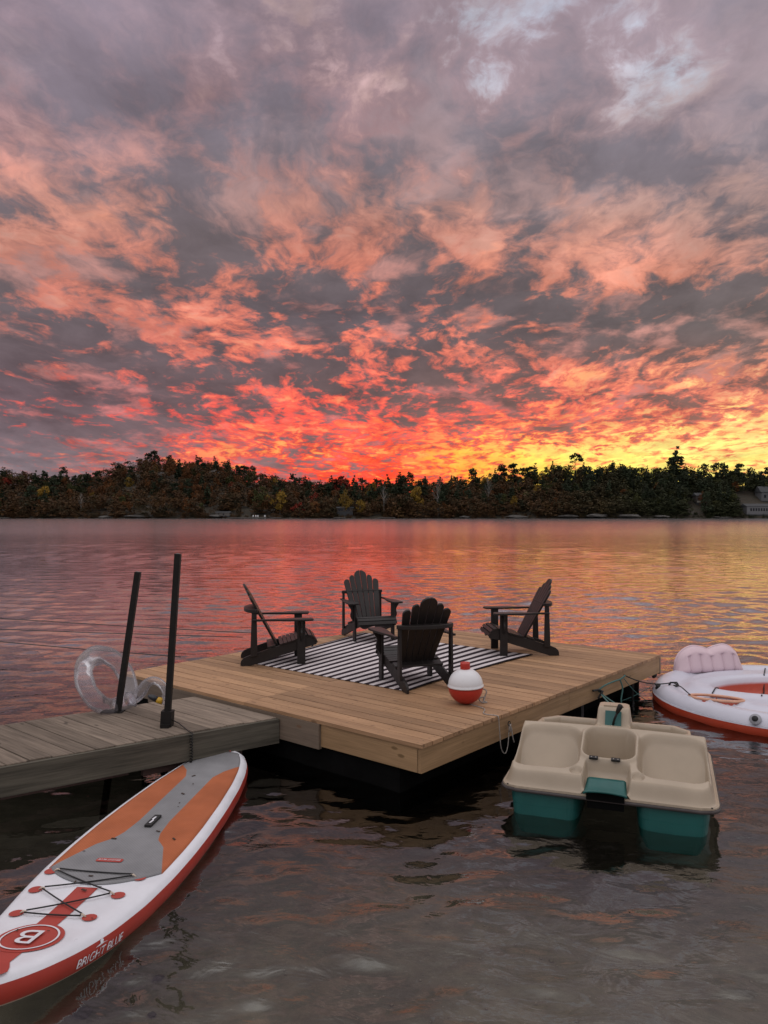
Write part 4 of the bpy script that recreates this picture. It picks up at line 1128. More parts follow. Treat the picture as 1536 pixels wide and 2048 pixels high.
link('tail_valve', box_me('tail_valve', -.02, .02, -.07, .07, 0, 0.012, 0.005), M_sr, board, (0.035, 0, deck_z(.03, 0)))
link('leash_ring', tube('leash_ring', [on(.05, .03, .006), on(.035, .035, .02), on(.035, -.0, .022), on(.05, -.01, .006)], .004, 6), M_sw, board)
vv = box_me('leaf_fleck', -.012, .012, -.004, .004, 0, 0.002, 0)
M_fleck = mat('dry_leaf', (0.05, 0.03, 0.02), 0.9)
vv.materials.append(M_fleck)
for i in range(16):
    t = random.uniform(.6, 3.0); yv = random.uniform(-.25, .25) * wt(t) / .4
    o = link('leaf_fleck', vv, None, board, tuple(on(t, yv, .010)), (0, 0, random.uniform(0, 6))); o.scale = (random.uniform(.4, 1.4),) * 3
# lettering on the rail
side = -1 if (SM.to_3x3() @ Vector((0, -1, 0))).x > 0 else 1
def rail_pt(t, a): y, z = sect(t, a); return Vector((t, side * y, z))
ra = (SI @ P(150, 1925, .07)).x; rb_ = (SI @ P(222, 1868, .07)).x
def rail_text(s, t0, t1, a_mid, hgt, name):
    me = text_mesh(s, 0.1, 0, 0.25, 0.0015); xs = [q.co.x for q in me.vertices]; x0, x1 = min(xs), max(xs); ys_ = [q.co.y for q in me.vertices]; ym = max(abs(min(ys_)), max(ys_))
    for q in me.vertices:
        t = t0 + (t1 - t0) * (q.co.x - x0) / (x1 - x0); a = a_mid + q.co.y / ym * hgt
        p = rail_pt(t, a); n_ = (rail_pt(t, a + 2) - rail_pt(t, a - 2)).cross(rail_pt(t + .01, a) - rail_pt(t - .01, a)).normalized()
        if n_.y * side < 0: n_ = -n_
        q.co = p + n_ * 0.003
    return link(name, me, M_sw, board)
print('rail text t', ra, rb_, 'side', side)
rail_text('BRIGHT BLUE', ra + .03, rb_ - .03, -12, 18, 'rail_lettering')
# little paddler mark over the lettering
lm = (ra * .58 + rb_ * .42)
me = mesh_from('paddler_mark', [(0, 0, 0), (.03, .008, 0), (.05, .002, 0), (.024, .018, 0), (.030, .045, 0), (.022, .07, 0), (.012, .05, 0), (.010, .02, 0), (-.02, .004, 0)], [tuple(range(9))])
for q in me.vertices:
    t = lm - q.co.x * 1.2; a = 12 + q.co.y * 330; p = rail_pt(t, a); q.co = p + Vector((0, side * .003, 0.002))
link('paddler_mark', me, M_sw, board)

# ================================================================== PEDAL BOAT
pb0 = P2(1000, 1570, .2); pb1 = P2(1441, 1624, .2)
bx_ = (pb1 - pb0).normalized(); BWH = (pb1 - pb0).length / 2; bc = (pb0 + pb1) / 2
boat = thing('pedal_boat', 'beige and teal plastic pedal boat with moulded seats moored against the dock', 'pedal boat', tuple(bc.xy) + (0,), math.atan2(bx_.y, bx_.x))
BM = Matrix.Translation((bc.x, bc.y, 0)) @ Matrix.Rotation(math.atan2(bx_.y, bx_.x), 4, 'Z')
print('pedal boat width', BWH * 2)
M_bg = mat('beige_moulded_plastic', (0.365, 0.295, 0.218), 0.38, 0.08, 3, bump=0.0005, bscale=120, spec=0.5)
M_tl = mat('teal_moulded_plastic', (0.005, 0.080, 0.074), 0.45, 0.15, 3, bump=0.0006, bscale=100)
def sd_rbox(x, y, cx, cy, hx, hy, r):       # signed distance to a rounded rectangle
    qx, qy = abs(x - cx) - hx + r, abs(y - cy) - hy + r
    return math.hypot(max(qx, 0), max(qy, 0)) + min(max(qx, qy), 0) - r
BL = 1.74
RS = 0.62      # ridge position along the hull
def rim(s):    # height of the deck rim along the boat, before any recess
    if s < RS: return 0.305 + 0.215 * (s / RS) ** 1.05
    return 0.52 - 0.27 * sst((s - RS) / .08)
def boat_h(x, s):
    # outer edge: steep skirt from the flange
    sd = sd_rbox(x, s, 0, BL / 2, BWH - .015, BL / 2, .12 if s < 1 else .55)
    top = rim(s) - 0.015 * (abs(x) / BWH) ** 3
    z = top
    inset = -sd
    k = sst((inset - 0.0) / 0.055)
    z = 0.21 + (top - 0.21) * k if inset > 0 else 0.21
    # two buckets in front of the ridge (rear seats)
    for sx in (-1, 1):
        d_ = sd_rbox(x, s, sx * 0.435, .35, .225, .225, .11)
        if d_ < 0.03:
            fl = 0.165 + 0.02 * sst((s - .13) / .1) 
            if s > .35: fl = 0.185 + (rim(s) - .04 - .185) * min(1, (s - .35) / .225) ** .9   # reclining back
            fl += 0.022 * math.exp(-(((x - sx * .435) / .15) ** 2 + ((s - .30) / .07) ** 2))
            z = z + (min(fl, z) - z) * sst((0.018 - d_) / 0.038)
    # centre storage well with a raised lip
    d_ = sd_rbox(x, s, 0, .41, .178, .165, .085)
    if -0.03 < d_ < 0.06: z += 0.020 * math.exp(-((d_ - 0.014) / 0.014) ** 2)
    if d_ < 0: z = z + (0.19 - z) * sst(-d_ / 0.018)
    # cup holders
    for sx in (-1, 1):
        r_ = math.hypot(x - sx * .205, (s - .105)); z -= 0.03 * sst((0.045 - r_) / 0.012)
    # stern notch for the rudder step
    d_ = max(abs(x) - (.145 - .12 * max(0, s - .1)), s - .205)
    if d_ < 0.02: z = z + ((0.235 + .55 * max(0, s - .11)) - z) * sst((0.02 - d_) / 0.025)
    # raised surround of the front seats, with chamfered corners
    if s > RS - .02:
        d_ = max(sd_rbox(x, s, 0, .78, .565, .225, .05), (abs(x) + s - 1.455) * .707)
        if d_ < 0.02: z = max(z, z + (0.505 - .03 * sst((s - RS) / .3) - z) * sst((0.02 - d_) / 0.03))
    # foot wells beyond the ridge
    for sx in (-1, 1):
        d_ = max(sd_rbox(x, s, sx * 0.33, .81, .195, .15, .06), (abs(x) + s - 1.375) * .707)
        if d_ < 0.01: z = z + (0.24 - z) * sst((0.01 - d_) / 0.04)
    # steering console
    d_ = sd_rbox(x, s, 0.0, .93, .115, .12, .05)
    if d_ < 0.02:
        ch = .605 if s > .90 else .47 + .135 * sst((s - .80) / .10)
        ch -= 0.02 * sst((s - .955) / .03) * 0
        z = z + (ch - z) * sst((0.02 - d_) / 0.022)
    return z
NXB, NYB = 190, 250
def hull_row(s):      # half-width of the flange outline at s
    if s < .12: return BWH - .12 + math.sqrt(max(0, .12 ** 2 - (.12 - s) ** 2))
    if s > BL - .55: return BWH - .55 + math.sqrt(max(0, .55 ** 2 - (s - BL + .55) ** 2))
    return BWH
def deck_fn(u, v_):
    s = v_ * BL; hw = hull_row(s) - .012; x = (u - .5) * 2 * hw
    return (x, s, boat_h(x, s))
deck = link('deck_moulding', grid_mesh('deck_moulding', NXB, NYB, deck_fn), M_bg, boat)
# flange with dark rubber bumper
out_ = [(-(hull_row(s)), s) for s in np.linspace(0, BL, 70)] + [((hull_row(s)), s) for s in np.linspace(BL, 0, 70)]
link('flange', prism('flange', out_[1:-1] if False else out_, 0.180, 0.209, 'z', 0.004), M_bg, boat)
bp = [Vector((x, s, .182)) for x, s in out_]
link('bumper', tube('bumper', bp, 0.013, 8, True), mat('grey_rubber_bumper', (0.045, 0.035, 0.034), 0.6, 0.2), boat)
# teal pontoons
def pontoon(cx, hw, name):
    v, f = [], []; zs = [(-.12, .80), (-.06, .93), (0.0, .97), (0.075, 1.0), (0.083, 1.012), (0.165, 1.03), (0.179, 1.03)]; N_ = 44
    ring = []
    for k in range(N_):
        a = 2 * math.pi * k / N_; c_, s_ = math.cos(a), math.sin(a)
        e = 0.24; px_ = math.copysign(abs(c_) ** e, c_) * hw; py_ = math.copysign(abs(s_) ** e, s_) * (BL * .46)
        ring.append((px_, py_))
    for z, k_ in zs:
        for x, y in ring: v.append((cx + x * k_, BL * .5 - .045 + y * (0.94 + 0.06 * k_) - (1 - k_) * -.0, z))
    for i in range(len(zs) - 1):
        for k in range(N_): k2 = (k + 1) % N_; f.append((i*N_+k, i*N_+k2, (i+1)*N_+k2, (i+1)*N_+k))
    f.append(tuple(range(N_))[::-1]); f.append(tuple((len(zs)-1)*N_ + k for k in range(N_)))
    o = link(name, mesh_from(name, v, f, False), M_tl, boat); return o
pontoon(-BWH + .30, .245, 'pontoon'); pontoon(BWH - .29, .235, 'pontoon')
link('tunnel_shade_block', box_me('tunnel_shade_block', -.24, .24, .45, BL - .2, 0.02, .178, 0.01), M_drum, boat)  # near-black block standing for the shade between the pontoons
# teal rudder step, near-black slab standing for the shade in the gap under it
stp = [(0.0, .0), (.02, -.004), (.05, .002), (.095, .022), (.11, .03), (.11, .04), (.05, .016), (0, .014)]
bm = bmesh.new()
pl = [(-.15, -.035), (.15, -.035), (.135, -.05 + .0), (-.135, -.05)]
stepm = grid_mesh('rudder_step', 16, 8, lambda u, v_: ((u - .5) * (.29 - .03 * v_), -.045 + v_ * .16, 0.245 + .05 * v_ ** 2 + .012 * (1 - (2 * u - 1) ** 2) * (1 - v_) + (0 if .03 < u < .97 else -.01)))
o = link('rudder_step', stepm, M_tl, boat); md = o.modifiers.new('t', 'SOLIDIFY'); md.thickness = 0.012
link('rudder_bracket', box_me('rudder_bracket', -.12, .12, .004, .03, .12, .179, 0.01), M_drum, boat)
link('step_shade_slab', box_me('step_shade_slab', -.125, .125, -.016, -.002, .182, .238, 0.004), M_drum, boat)
#link('rudder', box_me('rudder', -.008, .008, .10, .30, -.25, .12, 0.004), M_drum, boat)
for sx in (-1, 1):
    hg = link('hinge', box_me('hinge', -.030, .030, -.016, .020, 0, 0.012, 0.003), M_black, boat, (sx * .075 - .02, .215, boat_h(sx * .075, .222) + 0.006), (R(10), 0, 0))
    for k in (-1, 1): link('screw', lathe('screw', [(0.0, 0), (.006, 0), (.005, .002), (0, .003)], 10), M_tag, hg, (k * .015, 0, .012))
# console: teal plate, lever, grab slot
cons_z = lambda s: boat_h(0, s)
T = Matrix.Translation((0.0, .826, .535)) @ Matrix.Rotation(R(62), 4, 'X')
pln = link('console_plate', box_me('console_plate', -.060, .060, -.062, .055, -.02, .004, 0.003), M_tl, boat); pln.matrix_local = T
vs, fs = tube_geo([(0.0, -.05, .0), (.012, -.02, .045), (.035, .03, .075)], .009, 8)
lev = link('steering_lever', mesh_from('steering_lever', vs, fs, True), M_black, boat); lev.matrix_local = T
vs, fs = tube_geo([(.032, .025, .072), (.042, .045, .085), (.058, .075, .10), (.062, .083, .104)], [.013, .018, .021, .012], 10)
gp = link('lever_grip', mesh_from('lever_grip', vs, fs, True), M_black, boat); gp.matrix_local = T
link('grab_bar', box_me('grab_bar', -.075, .075, -.010, .012, 0, .014, .006, seg=2), M_bg, boat, (0, .905, cons_z(.92) - .004))
link('latch', box_me('latch', -.012, .012, -.008, .008, 0, .012, .003), mat('tan_latch', (0.3, 0.22, 0.15), 0.5), boat, (0.0, .527, boat_h(0, .545) - .016))
link('drain_hole', lathe('drain_hole', [(0, 0), (.006, 0), (.006, .002), (0, .002)], 10), M_black, boat, (-.135, .33, .30))
for sx in (-1, 1):
    link('corner_screw', lathe('corner_screw', [(0, 0), (.007, 0), (.006, .004), (0, .005)], 10), M_black, boat, (sx * (BWH - .05), .02, .2105))

# ================================================================== INFLATABLE LOUNGE RAFT
RC = Vector((4.50, 8.48, 0)); RR = 1.46; TR = 0.15
raft = thing('inflatable_raft', 'big round white inflatable lounge raft with red underside and pink ribbed backrest', 'inflatable raft', tuple(RC))
M_iw = mat('white_vinyl', (0.60, 0.60, 0.68), 0.36, 0.05, 2, bump=0.0015, bscale=7, spec=0.5)
M_ir = mat('red_vinyl', (0.40, 0.045, 0.016), 0.38, 0.12, 2, spec=0.5)
M_pk = mat('pink_vinyl', (0.62, 0.47, 0.52), 0.4, 0.05, 3, spec=0.5)
NA = 180
def raft_z(r, a):       # top side height at polar position
    x, y = r * math.cos(a), r * math.sin(a)
    zt_ = 0.055 + 0.15 * math.sqrt(max(0, 1 - ((r - (RR - TR)) / TR) ** 2)) if r > RR - TR else 0.205
    if r <= RR - TR:
        # valley then the flat deck
        d_ = RR - TR - r
        zt_ = 0.205 - 0.045 * sst(d_ / 0.14) + 0.035 * sst((d_ - 0.14) / 0.15)
    # seat basins: one in the middle, raised cushions round it
    e = math.hypot((x - 0.12) / 0.92, (y - 0.07) / 0.47)
    zt_ += 0.035 * math.exp(-((e - 1.22) / 0.14) ** 2) if r < RR - TR * 1.3 else 0
    if e < 1.08: zt_ = zt_ + (0.03 - zt_) * sst((1.08 - e) / 0.16)
    # drink holder basins near the left front
    ux, uy = x - CUP.x, y - CUP.y
    e2 = math.hypot((ux * CD.x + uy * CD.y) / 0.265, (-ux * CD.y + uy * CD.x) / 0.115)
    zt_ += 0.018 * math.exp(-((e2 - 1.05) / 0.14) ** 2)
    if e2 < 1: zt_ = zt_ + (0.07 - zt_) * sst((1 - e2) / 0.18)
    # seams radiating across the tube
    return zt_
CUP = P(1432, 1397, .2) - RC; CUP.z = 0; CD = Vector((0.89, -0.45, 0)).normalized()
v, f = [], []; rr_ = [0.0] + [RR * (i / 70) for i in range(1, 62)] + [RR - TR * (1 - math.sin(R(k))) for k in range(20, 91, 7)]
rr_ = sorted(set(rr_)); nr = len(rr_)
for r in rr_:
    for k in range(NA): a = 2 * math.pi * k / NA; v.append((r * math.cos(a), r * math.sin(a), raft_z(r, a)))
base = nr
for z, r in ((.040, RR + .001), (.03, RR + .0)):
    for k in range(NA): a = 2 * math.pi * k / NA; v.append((r * math.cos(a), r * math.sin(a), z + .06))
nr2 = nr + 2
fm = []
for i in range(nr2 - 1):
    for k in range(NA): k2 = (k + 1) % NA; f.append((i*NA+k, i*NA+k2, (i+1)*NA+k2, (i+1)*NA+k)[::1])
top = mesh_from('top_shell', v, f, True)
def shell_col(g, co):
    x_, y_, z_ = g.sep(co)
    def ell(cx, cy, a, b, ux=1.0, uy=0.0):
        dx, dy = g.math('SUBTRACT', x_, cx), g.math('SUBTRACT', y_, cy)
        p = g.math('DIVIDE', g.math('ADD', g.math('MULTIPLY', dx, ux), g.math('MULTIPLY', dy, uy)), a)
        q = g.math('DIVIDE', g.math('SUBTRACT', g.math('MULTIPLY', dy, ux), g.math('MULTIPLY', dx, uy)), b)
        return g.math('SQRT', g.math('ADD', g.math('MULTIPLY', p, p), g.math('MULTIPLY', q, q)))
    k = g.math('MAXIMUM', g.rng(ell(.12, .07, .92, .47), 1.01, 1.03, 1, 0), g.rng(ell(CUP.x, CUP.y, .265, .115, CD.x, CD.y), .95, .98, 1, 0))
    n = g.rng(g.noise(co, 2.5, 5).outputs[0], .3, .7, .93, 1.06)
    return g.mix(1.0, g.mix(k, (0.53, 0.53, 0.61), (0.40, 0.045, 0.016)), g.comb(n, n, n), 'MULTIPLY')
o = link('top_shell', top, mat('white_vinyl_top', fn=shell_col, rough=.36, bump=.0015, bscale=7), raft)
# basins and drink holder are red inside: assign by position
for p in []:
    c_ = p.center; e = math.hypot((c_.x - 0.17) / 0.85, (c_.y - 0.07) / 0.45)
    ux, uy = c_.x - CUP.x, c_.y - CUP.y; e2 = math.hypot((ux * CD.x + uy * CD.y) / 0.265, (-ux * CD.y + uy * CD.x) / 0.115)
    if e < 1.06 or e2 < 0.97: p.material_index = 1
v, f = [], []
prof = [(RR - .001, .094), (RR + .003, .06), (RR, .02), (RR - .03, -.03), (RR - .1, -.08), (RR - .3, -.1), (.1, -.1)]
for r, z in prof:
    for k in range(NA): a = 2 * math.pi * k / NA; v.append((r * math.cos(a), r * math.sin(a), z))
for i in range(len(prof) - 1):
    for k in range(NA): k2 = (k + 1) % NA; f.append((i*NA+k, i*NA+k2, (i+1)*NA+k2, (i+1)*NA+k))
link('bottom_shell', mesh_from('bottom_shell', v, f, True), M_ir, raft)
# drink holder rim
vs = [(CUP + CD * (0.262 * math.cos(a)) + Vector((-CD.y, CD.x, 0)) * (0.112 * math.sin(a)) + Vector((0, 0, raft_z(math.hypot(CUP.x, CUP.y), 0) * 0 + .205))) for a in [2 * math.pi * k / 40 for k in range(40)]]
link('holder_rim', tube('holder_rim', vs, .015, 8, True), mat('peach_vinyl', (0.62, 0.33, 0.22), 0.4, 0.15, 10), raft)
link('rope_shackle', box_me('rope_shackle', -.05, .05, -.02, .02, .06, .085, .006), M_krope, raft, tuple(CUP))
# backrest: ribbed double-humped cushion
b0 = P(1357, 1343, .19) - RC; b1 = P(1488, 1337, .19) - RC
bd2 = (b1 - b0); BLn = bd2.length; be = bd2.normalized()
def bt(u):     # top outline
    h = 0.285 * max(0.0, 1 - abs(2 * u - 1) ** 5.5) ** .5
    return h + 0.03 * math.exp(-((u - .27) / .14) ** 2) * 1 + 0.035 * math.exp(-((u - .74) / .15) ** 2) - 0.02 * math.exp(-((u - .5) / .05) ** 2)
def back_fn(side_):
    def fn(u, v_):
        H_ = bt(u); z = .17 + H_ * v_; lean = 0.10 * v_
        rib = 0.032 * abs(math.sin(math.pi * (u * 6.0))) ** .5 if (v_ < .72 and .14 < u < .9) else 0.030
        th_ = (0.045 * (1 - (2 * v_ - 1) ** 6) * (1 - abs(2 * u - 1) ** 8) + rib * 1.0 * min(1, (1 - v_) * 5) * min(1, 8 * min(u, 1 - u)))
        p = b0 + be * (u * BLn) + Vector((-be.y, be.x, 0)) * (lean + (-side_) * -th_ * side_ * side_ if False else lean + side_ * th_)
        return (p.x, p.y, z)
    return fn
link('backrest', grid_mesh('backrest', 84, 30, back_fn(-1)), M_pk, raft)
link('backrest_rear', grid_mesh('backrest_rear', 84, 30, back_fn(1)), M_ir, raft)
vs = []
for k in range(41): u = k / 40; p = b0 + be * (u * BLn) + Vector((-be.y, be.x, 0)) * .10; vs.append(Vector((p.x, p.y, .17 + bt(u) - .008)))
link('backrest_piping', tube('backrest_piping', vs, .016, 8), M_pk, raft)
def raft_hit(px, py):
    z = .2
    for _ in range(25):
        p = P(px, py, z) - RC; a = math.atan2(p.y, p.x); r = math.hypot(p.x, p.y); z = z * .5 + .5 * (raft_z(r, a) if r < RR else .1)
    return p, a, r, z
def handle(px, py, ang, name='grab_handle'):
    p, a, r, z = raft_hit(px, py)
    base_ = link(name, lathe(name, [(0, 0), (.055, 0), (.052, .008), (0, .010)], 20), M_krope, raft, (p.x, p.y, z - .006), (0, 0, ang)); base_.scale = (1.15, .75, 1)
    n_ = Vector((p.x, p.y, 0)).normalized(); tilt = max(0, (r - (RR - TR)) / TR)
    base_.rotation_euler = Vector((0, 0, 1)).lerp(n_, min(.9, tilt * .8)).to_track_quat('Z', 'Y').to_euler()
    link('strap', tube('strap', [(-.045, 0, .008), (-.03, 0, .04), (.03, 0, .04), (.045, 0, .008)], .011, 6), M_krope, base_)
handle(1316, 1372, 0.4); handle(1347, 1371, 1.0); handle(1309, 1349, 1.3)
vp = P(1509, 1431, .19) - RC; n_ = Vector((vp.x, vp.y, 0)).normalized(); a = math.atan2(vp.y, vp.x)
vp = Vector((math.cos(a) * (RR - .022), math.sin(a) * (RR - .022), .150))
o = link('valve', lathe('valve', [(0, 0), (.055, 0), (.055, .006), (.036, .007), (.034, .014), (0, .016)], 24), mat('valve_grey', (0.3, 0.3, 0.33), .5), raft, tuple(vp)); o.rotation_euler = (n_ + Vector((0, 0, .75))).to_track_quat('Z', 'Y').to_euler()
link('valve_cap', lathe('valve_cap', [(0, 0), (.029, 0), (.029, .012), (0, .014)], 24), M_krope, o, (0, 0, .008))
# black bungee lines across the seat
def on_raft(p, h=.01): r = p.length if p.z == 0 else math.hypot(p.x, p.y); return Vector((p.x, p.y, raft_z(r, math.atan2(p.y, p.x)) + h))
def rl(pts, n=14):
    out = []
    for i in range(len(pts) - 1):
        for k in range(n): q = Vector(pts[i]).lerp(Vector(pts[i+1]), k / n); out.append(on_raft(Vector((q.x, q.y, 0))))
    return out + [on_raft(Vector((pts[-1][0], pts[-1][1], 0)))]
c1 = raft_hit(1424, 1388)[0]; c2 = raft_hit(1452, 1380)[0]; c3 = raft_hit(1530, 1338)[0]; c4 = raft_hit(1523, 1393)[0]
link('lashing', tube('lashing', rl([(c1.x, c1.y, 0), (c2.x, c2.y, 0)]), .006, 6), M_krope, raft)
link('lashing', tube('lashing', rl([(c3.x, c3.y, 0), (c4.x, c4.y, 0)]), .007, 6), M_krope, raft)
hk = raft_hit(1347, 1371)[0] + RC; hk2 = raft_hit(1380, 1393)[0] + RC
link('lashing', tube('lashing', [hk - RC + Vector((0, 0, .03)), hk.lerp(hk2, .5) - RC + Vector((0, 0, .04)), hk2 - RC + Vector((0, 0, .02))], .006, 6), M_krope, raft)

# ================================================================== ROPES ON THE DOCK'S RIGHT SIDE
ye1, ye2 = edge_at(1194), edge_at(1236)
rope('mooring_rope', [edge(ye1, DECK - .12, .01), edge(ye1 + .1, DECK - .08, .04), edge(ye1 + .3, DECK - .07, .05), edge(ye2, DECK - .085, .03), edge(ye2 + .1, DECK - .06, .04)], 0.008, M_grope, 'frayed teal rope tied along the dock\'s right fascia')
rope('hanging_rope_end', [edge(ye2 - .02, DECK - .08, .03), edge(ye2 + .01, DECK - .18, .05), edge(ye2 - .03, DECK - .3, .05), edge(ye2 + .0, DECK - .42, .05)], 0.008, M_grope, 'loose teal rope end hanging from the dock\'s right fascia')
cz = BM @ Vector((-.03, .98, .60)); cz2 = BM @ Vector((.05, 1.0, .58))
rope('boat_painter', [edge(ye1, DECK - .12, .02), edge(ye1 + .02, DECK - .16, .04), cz], 0.007, M_grope, 'grey green rope from the fascia to the left of the pedal boat console')
rope('boat_painter', [edge(ye1 + .02, DECK - .12, .02), edge(ye1 + .06, DECK - .17, .04), cz2], 0.007, M_grope, 'grey green rope from the fascia to the right of the pedal boat console')
kn = thing('rope_knot', 'dark bunched knot where the boat ropes meet the dock\'s right fascia', 'knot', (0, 0, 0))
vs, fs = [], []
tube_geo(smooth_pts([edge(ye1 - .12, DECK - .10, .012), edge(ye1, DECK - .11, .03), edge(ye1 + .03, DECK - .15, .03), edge(ye1 - .03, DECK - .19, .03), edge(ye1 + .03, DECK - .12, .05), edge(ye1 - .01, DECK - .16, .05)], 5), .011, 6, False, vs, fs); link('loop', mesh_from('loop', vs, fs, True), M_krope, kn)
rh = raft_hit(1345, 1370)[0] + RC + Vector((0, 0, .03))
rope('raft_line', catenary(edge(ye2 + .12, DECK - .06, .02), rh, 0.05, 8), 0.0065, M_krope, 'taut black line from the dock to the inflatable raft', sm_=2)
lo = P(1306, 1372, .12)
rope('slack_line', catenary(edge(ye2 + .12, DECK - .1, .02), P(1296, 1402, 0.0), 0.03, 8), 0.004, M_grope, 'thin slack line running down into the water beside the dock post', sm_=2)
rope('slack_line', catenary(P(1233, 1404, 0.0), P(1303, 1372, .10), 0.02, 8), 0.004, M_grope, 'thin pale line rising from the water to the left end of the raft', sm_=2)

# ================================================================== SWAN SWIM RING
def film(name, tint, dens):
    m = bpy.data.materials.new(name); m.use_nodes = True; g = NT(m.node_tree); g.n.clear(); MATS[name] = m
    co = g.new('ShaderNodeTexCoord').outputs['Object']
    n = g.noise(g.vec('MULTIPLY', co, (1, 1, 1)), 5.0, 2, 0.5, .4).outputs[0]
    bn = g.new('ShaderNodeBump'); bn.inputs['Strength'].default_value = 1; bn.inputs['Distance'].default_value = 0.004; g.l.new(n, bn.inputs['Height']); bn.inputs['Strength'].default_value = .25
    gl = g.new('ShaderNodeBsdfGlossy'); gl.inputs['Roughness'].default_value = .2; g.l.new(bn.outputs[0], gl.inputs['Normal'])
    df = g.new('ShaderNodeBsdfDiffuse'); df.inputs['Color'].default_value = tint + (1,)
    tr = g.new('ShaderNodeBsdfTransparent'); tr.inputs['Color'].default_value = (.96, .96, .98, 1)
    lw = g.new('ShaderNodeLayerWeight'); lw.inputs['Blend'].default_value = .25
    a = g.new('ShaderNodeMixShader'); g.put(a.inputs[0], g.math('MULTIPLY_ADD', lw.outputs['Facing'], dens * 1.6, dens)); g.l.new(tr.outputs[0], a.inputs[1]); g.l.new(df.outputs[0], a.inputs[2])
    fr = g.new('ShaderNodeFresnel'); fr.inputs['IOR'].default_value = 1.4; g.l.new(bn.outputs[0], fr.inputs['Normal'])
    b = g.new('ShaderNodeMixShader'); g.put(b.inputs[0], g.math('MULTIPLY', fr.outputs[0], .8)); g.l.new(a.outputs[0], b.inputs[1]); g.l.new(gl.outputs[0], b.inputs[2])
    o = g.new('ShaderNodeOutputMaterial'); g.l.new(b.outputs[0], o.inputs[0]); return m
M_film = film('clear_vinyl_film', (.55, .52, .56), .15)
ctr = PD(214, 1361, 6.95)
swan = thing('swan_swim_ring', 'clear inflatable swan ring leaning on the shorter pole, head drooping to the planks', 'swim ring', tuple(ctr))
# ring plane: image ellipse ~ 110 px wide, 128 px tall, long axis tilted
ua = Vector((-.50, 0, .866)).normalized(); ub_ = Vector((.28, .94, .16)); ub_ = (ub_ - ua * ub_.dot(ua)).normalized()
MR, mr = .255, .080
pts = [ua * (MR * 1.02 * math.cos(a)) + ub_ * (MR * math.sin(a)) for a in [2 * math.pi * k / 56 for k in range(56)]]
rs2 = [mr * (1 + .03 * math.sin(9 * 2 * math.pi * k / 56)) for k in range(56)]
vs, fs = tube_geo(pts, rs2, 22, True)
link('ring', mesh_from('ring', vs, fs, True), M_film, swan)
sp = [p.lerp(Vector((0, 0, 0)), .335) for p in pts]
link('inner_seam', tube('inner_seam', sp, .004, 5, True), M_film, swan)
def wp(px, py, d): return PD(px, py, d) - ctr
neck = smooth_pts([wp(258, 1398, 6.80), wp(272, 1392, 6.78), wp(284, 1381, 6.76), wp(293, 1368, 6.75), wp(305, 1361, 6.74), wp(318, 1364, 6.72), wp(328, 1374, 6.70), wp(334, 1388, 6.69), wp(334, 1400, 6.68)], 5)
nl = len(neck)
link('neck', mesh_from('neck', *tube_geo(neck, [.066 - .030 * min(1, i / (nl * .5)) + (.008 if i > nl * .85 else 0) for i in range(nl)], 16), True), M_film, swan)
head = smooth_pts([wp(336, 1404, 6.68), wp(331, 1402, 6.68), wp(324, 1400, 6.68)], 4)
link('head', mesh_from('head', *tube_geo(head, [.022, .034, .036, .035, .033, .032, .030, .028, .027], 14), True), M_film, swan)
bk1 = [wp(325, 1402, 6.67), wp(318, 1400.5, 6.67), wp(314, 1399, 6.67)]
bk = link('beak', mesh_from('beak', *tube_geo(bk1, [.030, .028, .026], 12), True), mat('yellow_print', (0.55, 0.32, 0.02), .4), swan)
bk2 = [wp(314.5, 1399, 6.67), wp(307, 1395, 6.67), wp(300, 1392.5, 6.67), wp(296, 1391, 6.67)]
link('beak_tip', mesh_from('beak_tip', *tube_geo(bk2, [.027, .027, .020, .008], 12), True), mat('black_print', (0.02, 0.022, 0.028), .35), bk)
lb_ = [wp(255, 1392, 6.79), wp(270, 1410, 6.79), wp(262, 1412, 6.80), wp(250, 1400, 6.82)]
link('neck_gusset', mesh_from('neck_gusset', *tube_geo([wp(252, 1386, 6.83), wp(262, 1398, 6.8), wp(272, 1412, 6.78)], [.012, .045, .012], 14), True), M_film, swan)
# ================================================================== FAR SHORE BUILDINGS AND DOCKS
M_cl = mat('grey_clapboard', (0.105, 0.105, 0.11), .8, .08, .5); M_rf = mat('dark_shingle', (0.04, 0.042, 0.045), .9, .2, 1)
M_gd = mat('dark_window_glass', (0.012, 0.013, 0.016), .15, 0); M_tn = mat('weathered_trim', (0.10, 0.09, 0.08), .8, .1, 1)
def fp(px, py, back): d = SHORE + back; return Vector(((px - 768) / F * d, d, CAMZ - (py - HZ) / F * d))
def house(name, label, cat, px0, px1, base_py, wall_h, dep, back, roof_h, wins, wm=None, rz=0):
    a, b = fp(px0, base_py, back), fp(px1, base_py, back); w = b.x - a.x
    t = thing(name, label, cat, (a.x, a.y, a.z), rz)
    link('wall', box_me('wall', 0, w, 0, dep, 0, wall_h, 0), wm or M_cl, t)
    link('foundation', box_me('foundation', .1, w - .1, .1, dep - .1, -4.5, -.003, 0), M_rf, t)
    rf = prism('roof', [(-.4, wall_h), (dep + .4, wall_h), (dep / 2, wall_h + roof_h)], -.4, w + .4, 'x', 0); link('roof', rf, M_rf, t, (0, 0, .003))
    for x, z, ww, wh in wins:
        f_ = link('window', box_me('window', x, x + ww, -.06, -.004, z, z + wh, 0), M_gd, t)
        link('frame', box_me('frame', x - .08, x + ww + .08, -.04, -.002, z - .1, z - .003, 0), M_tn, f_)
    return t
house('boathouse', 'long grey boathouse with a row of dark windows at the far shore\'s right end', 'boathouse', 1494, 1600, 1029, 4.0, 7, 2, 1.2, [(1.6 + i * 1.25, 1.7, .75, 1.3) for i in range(10)])
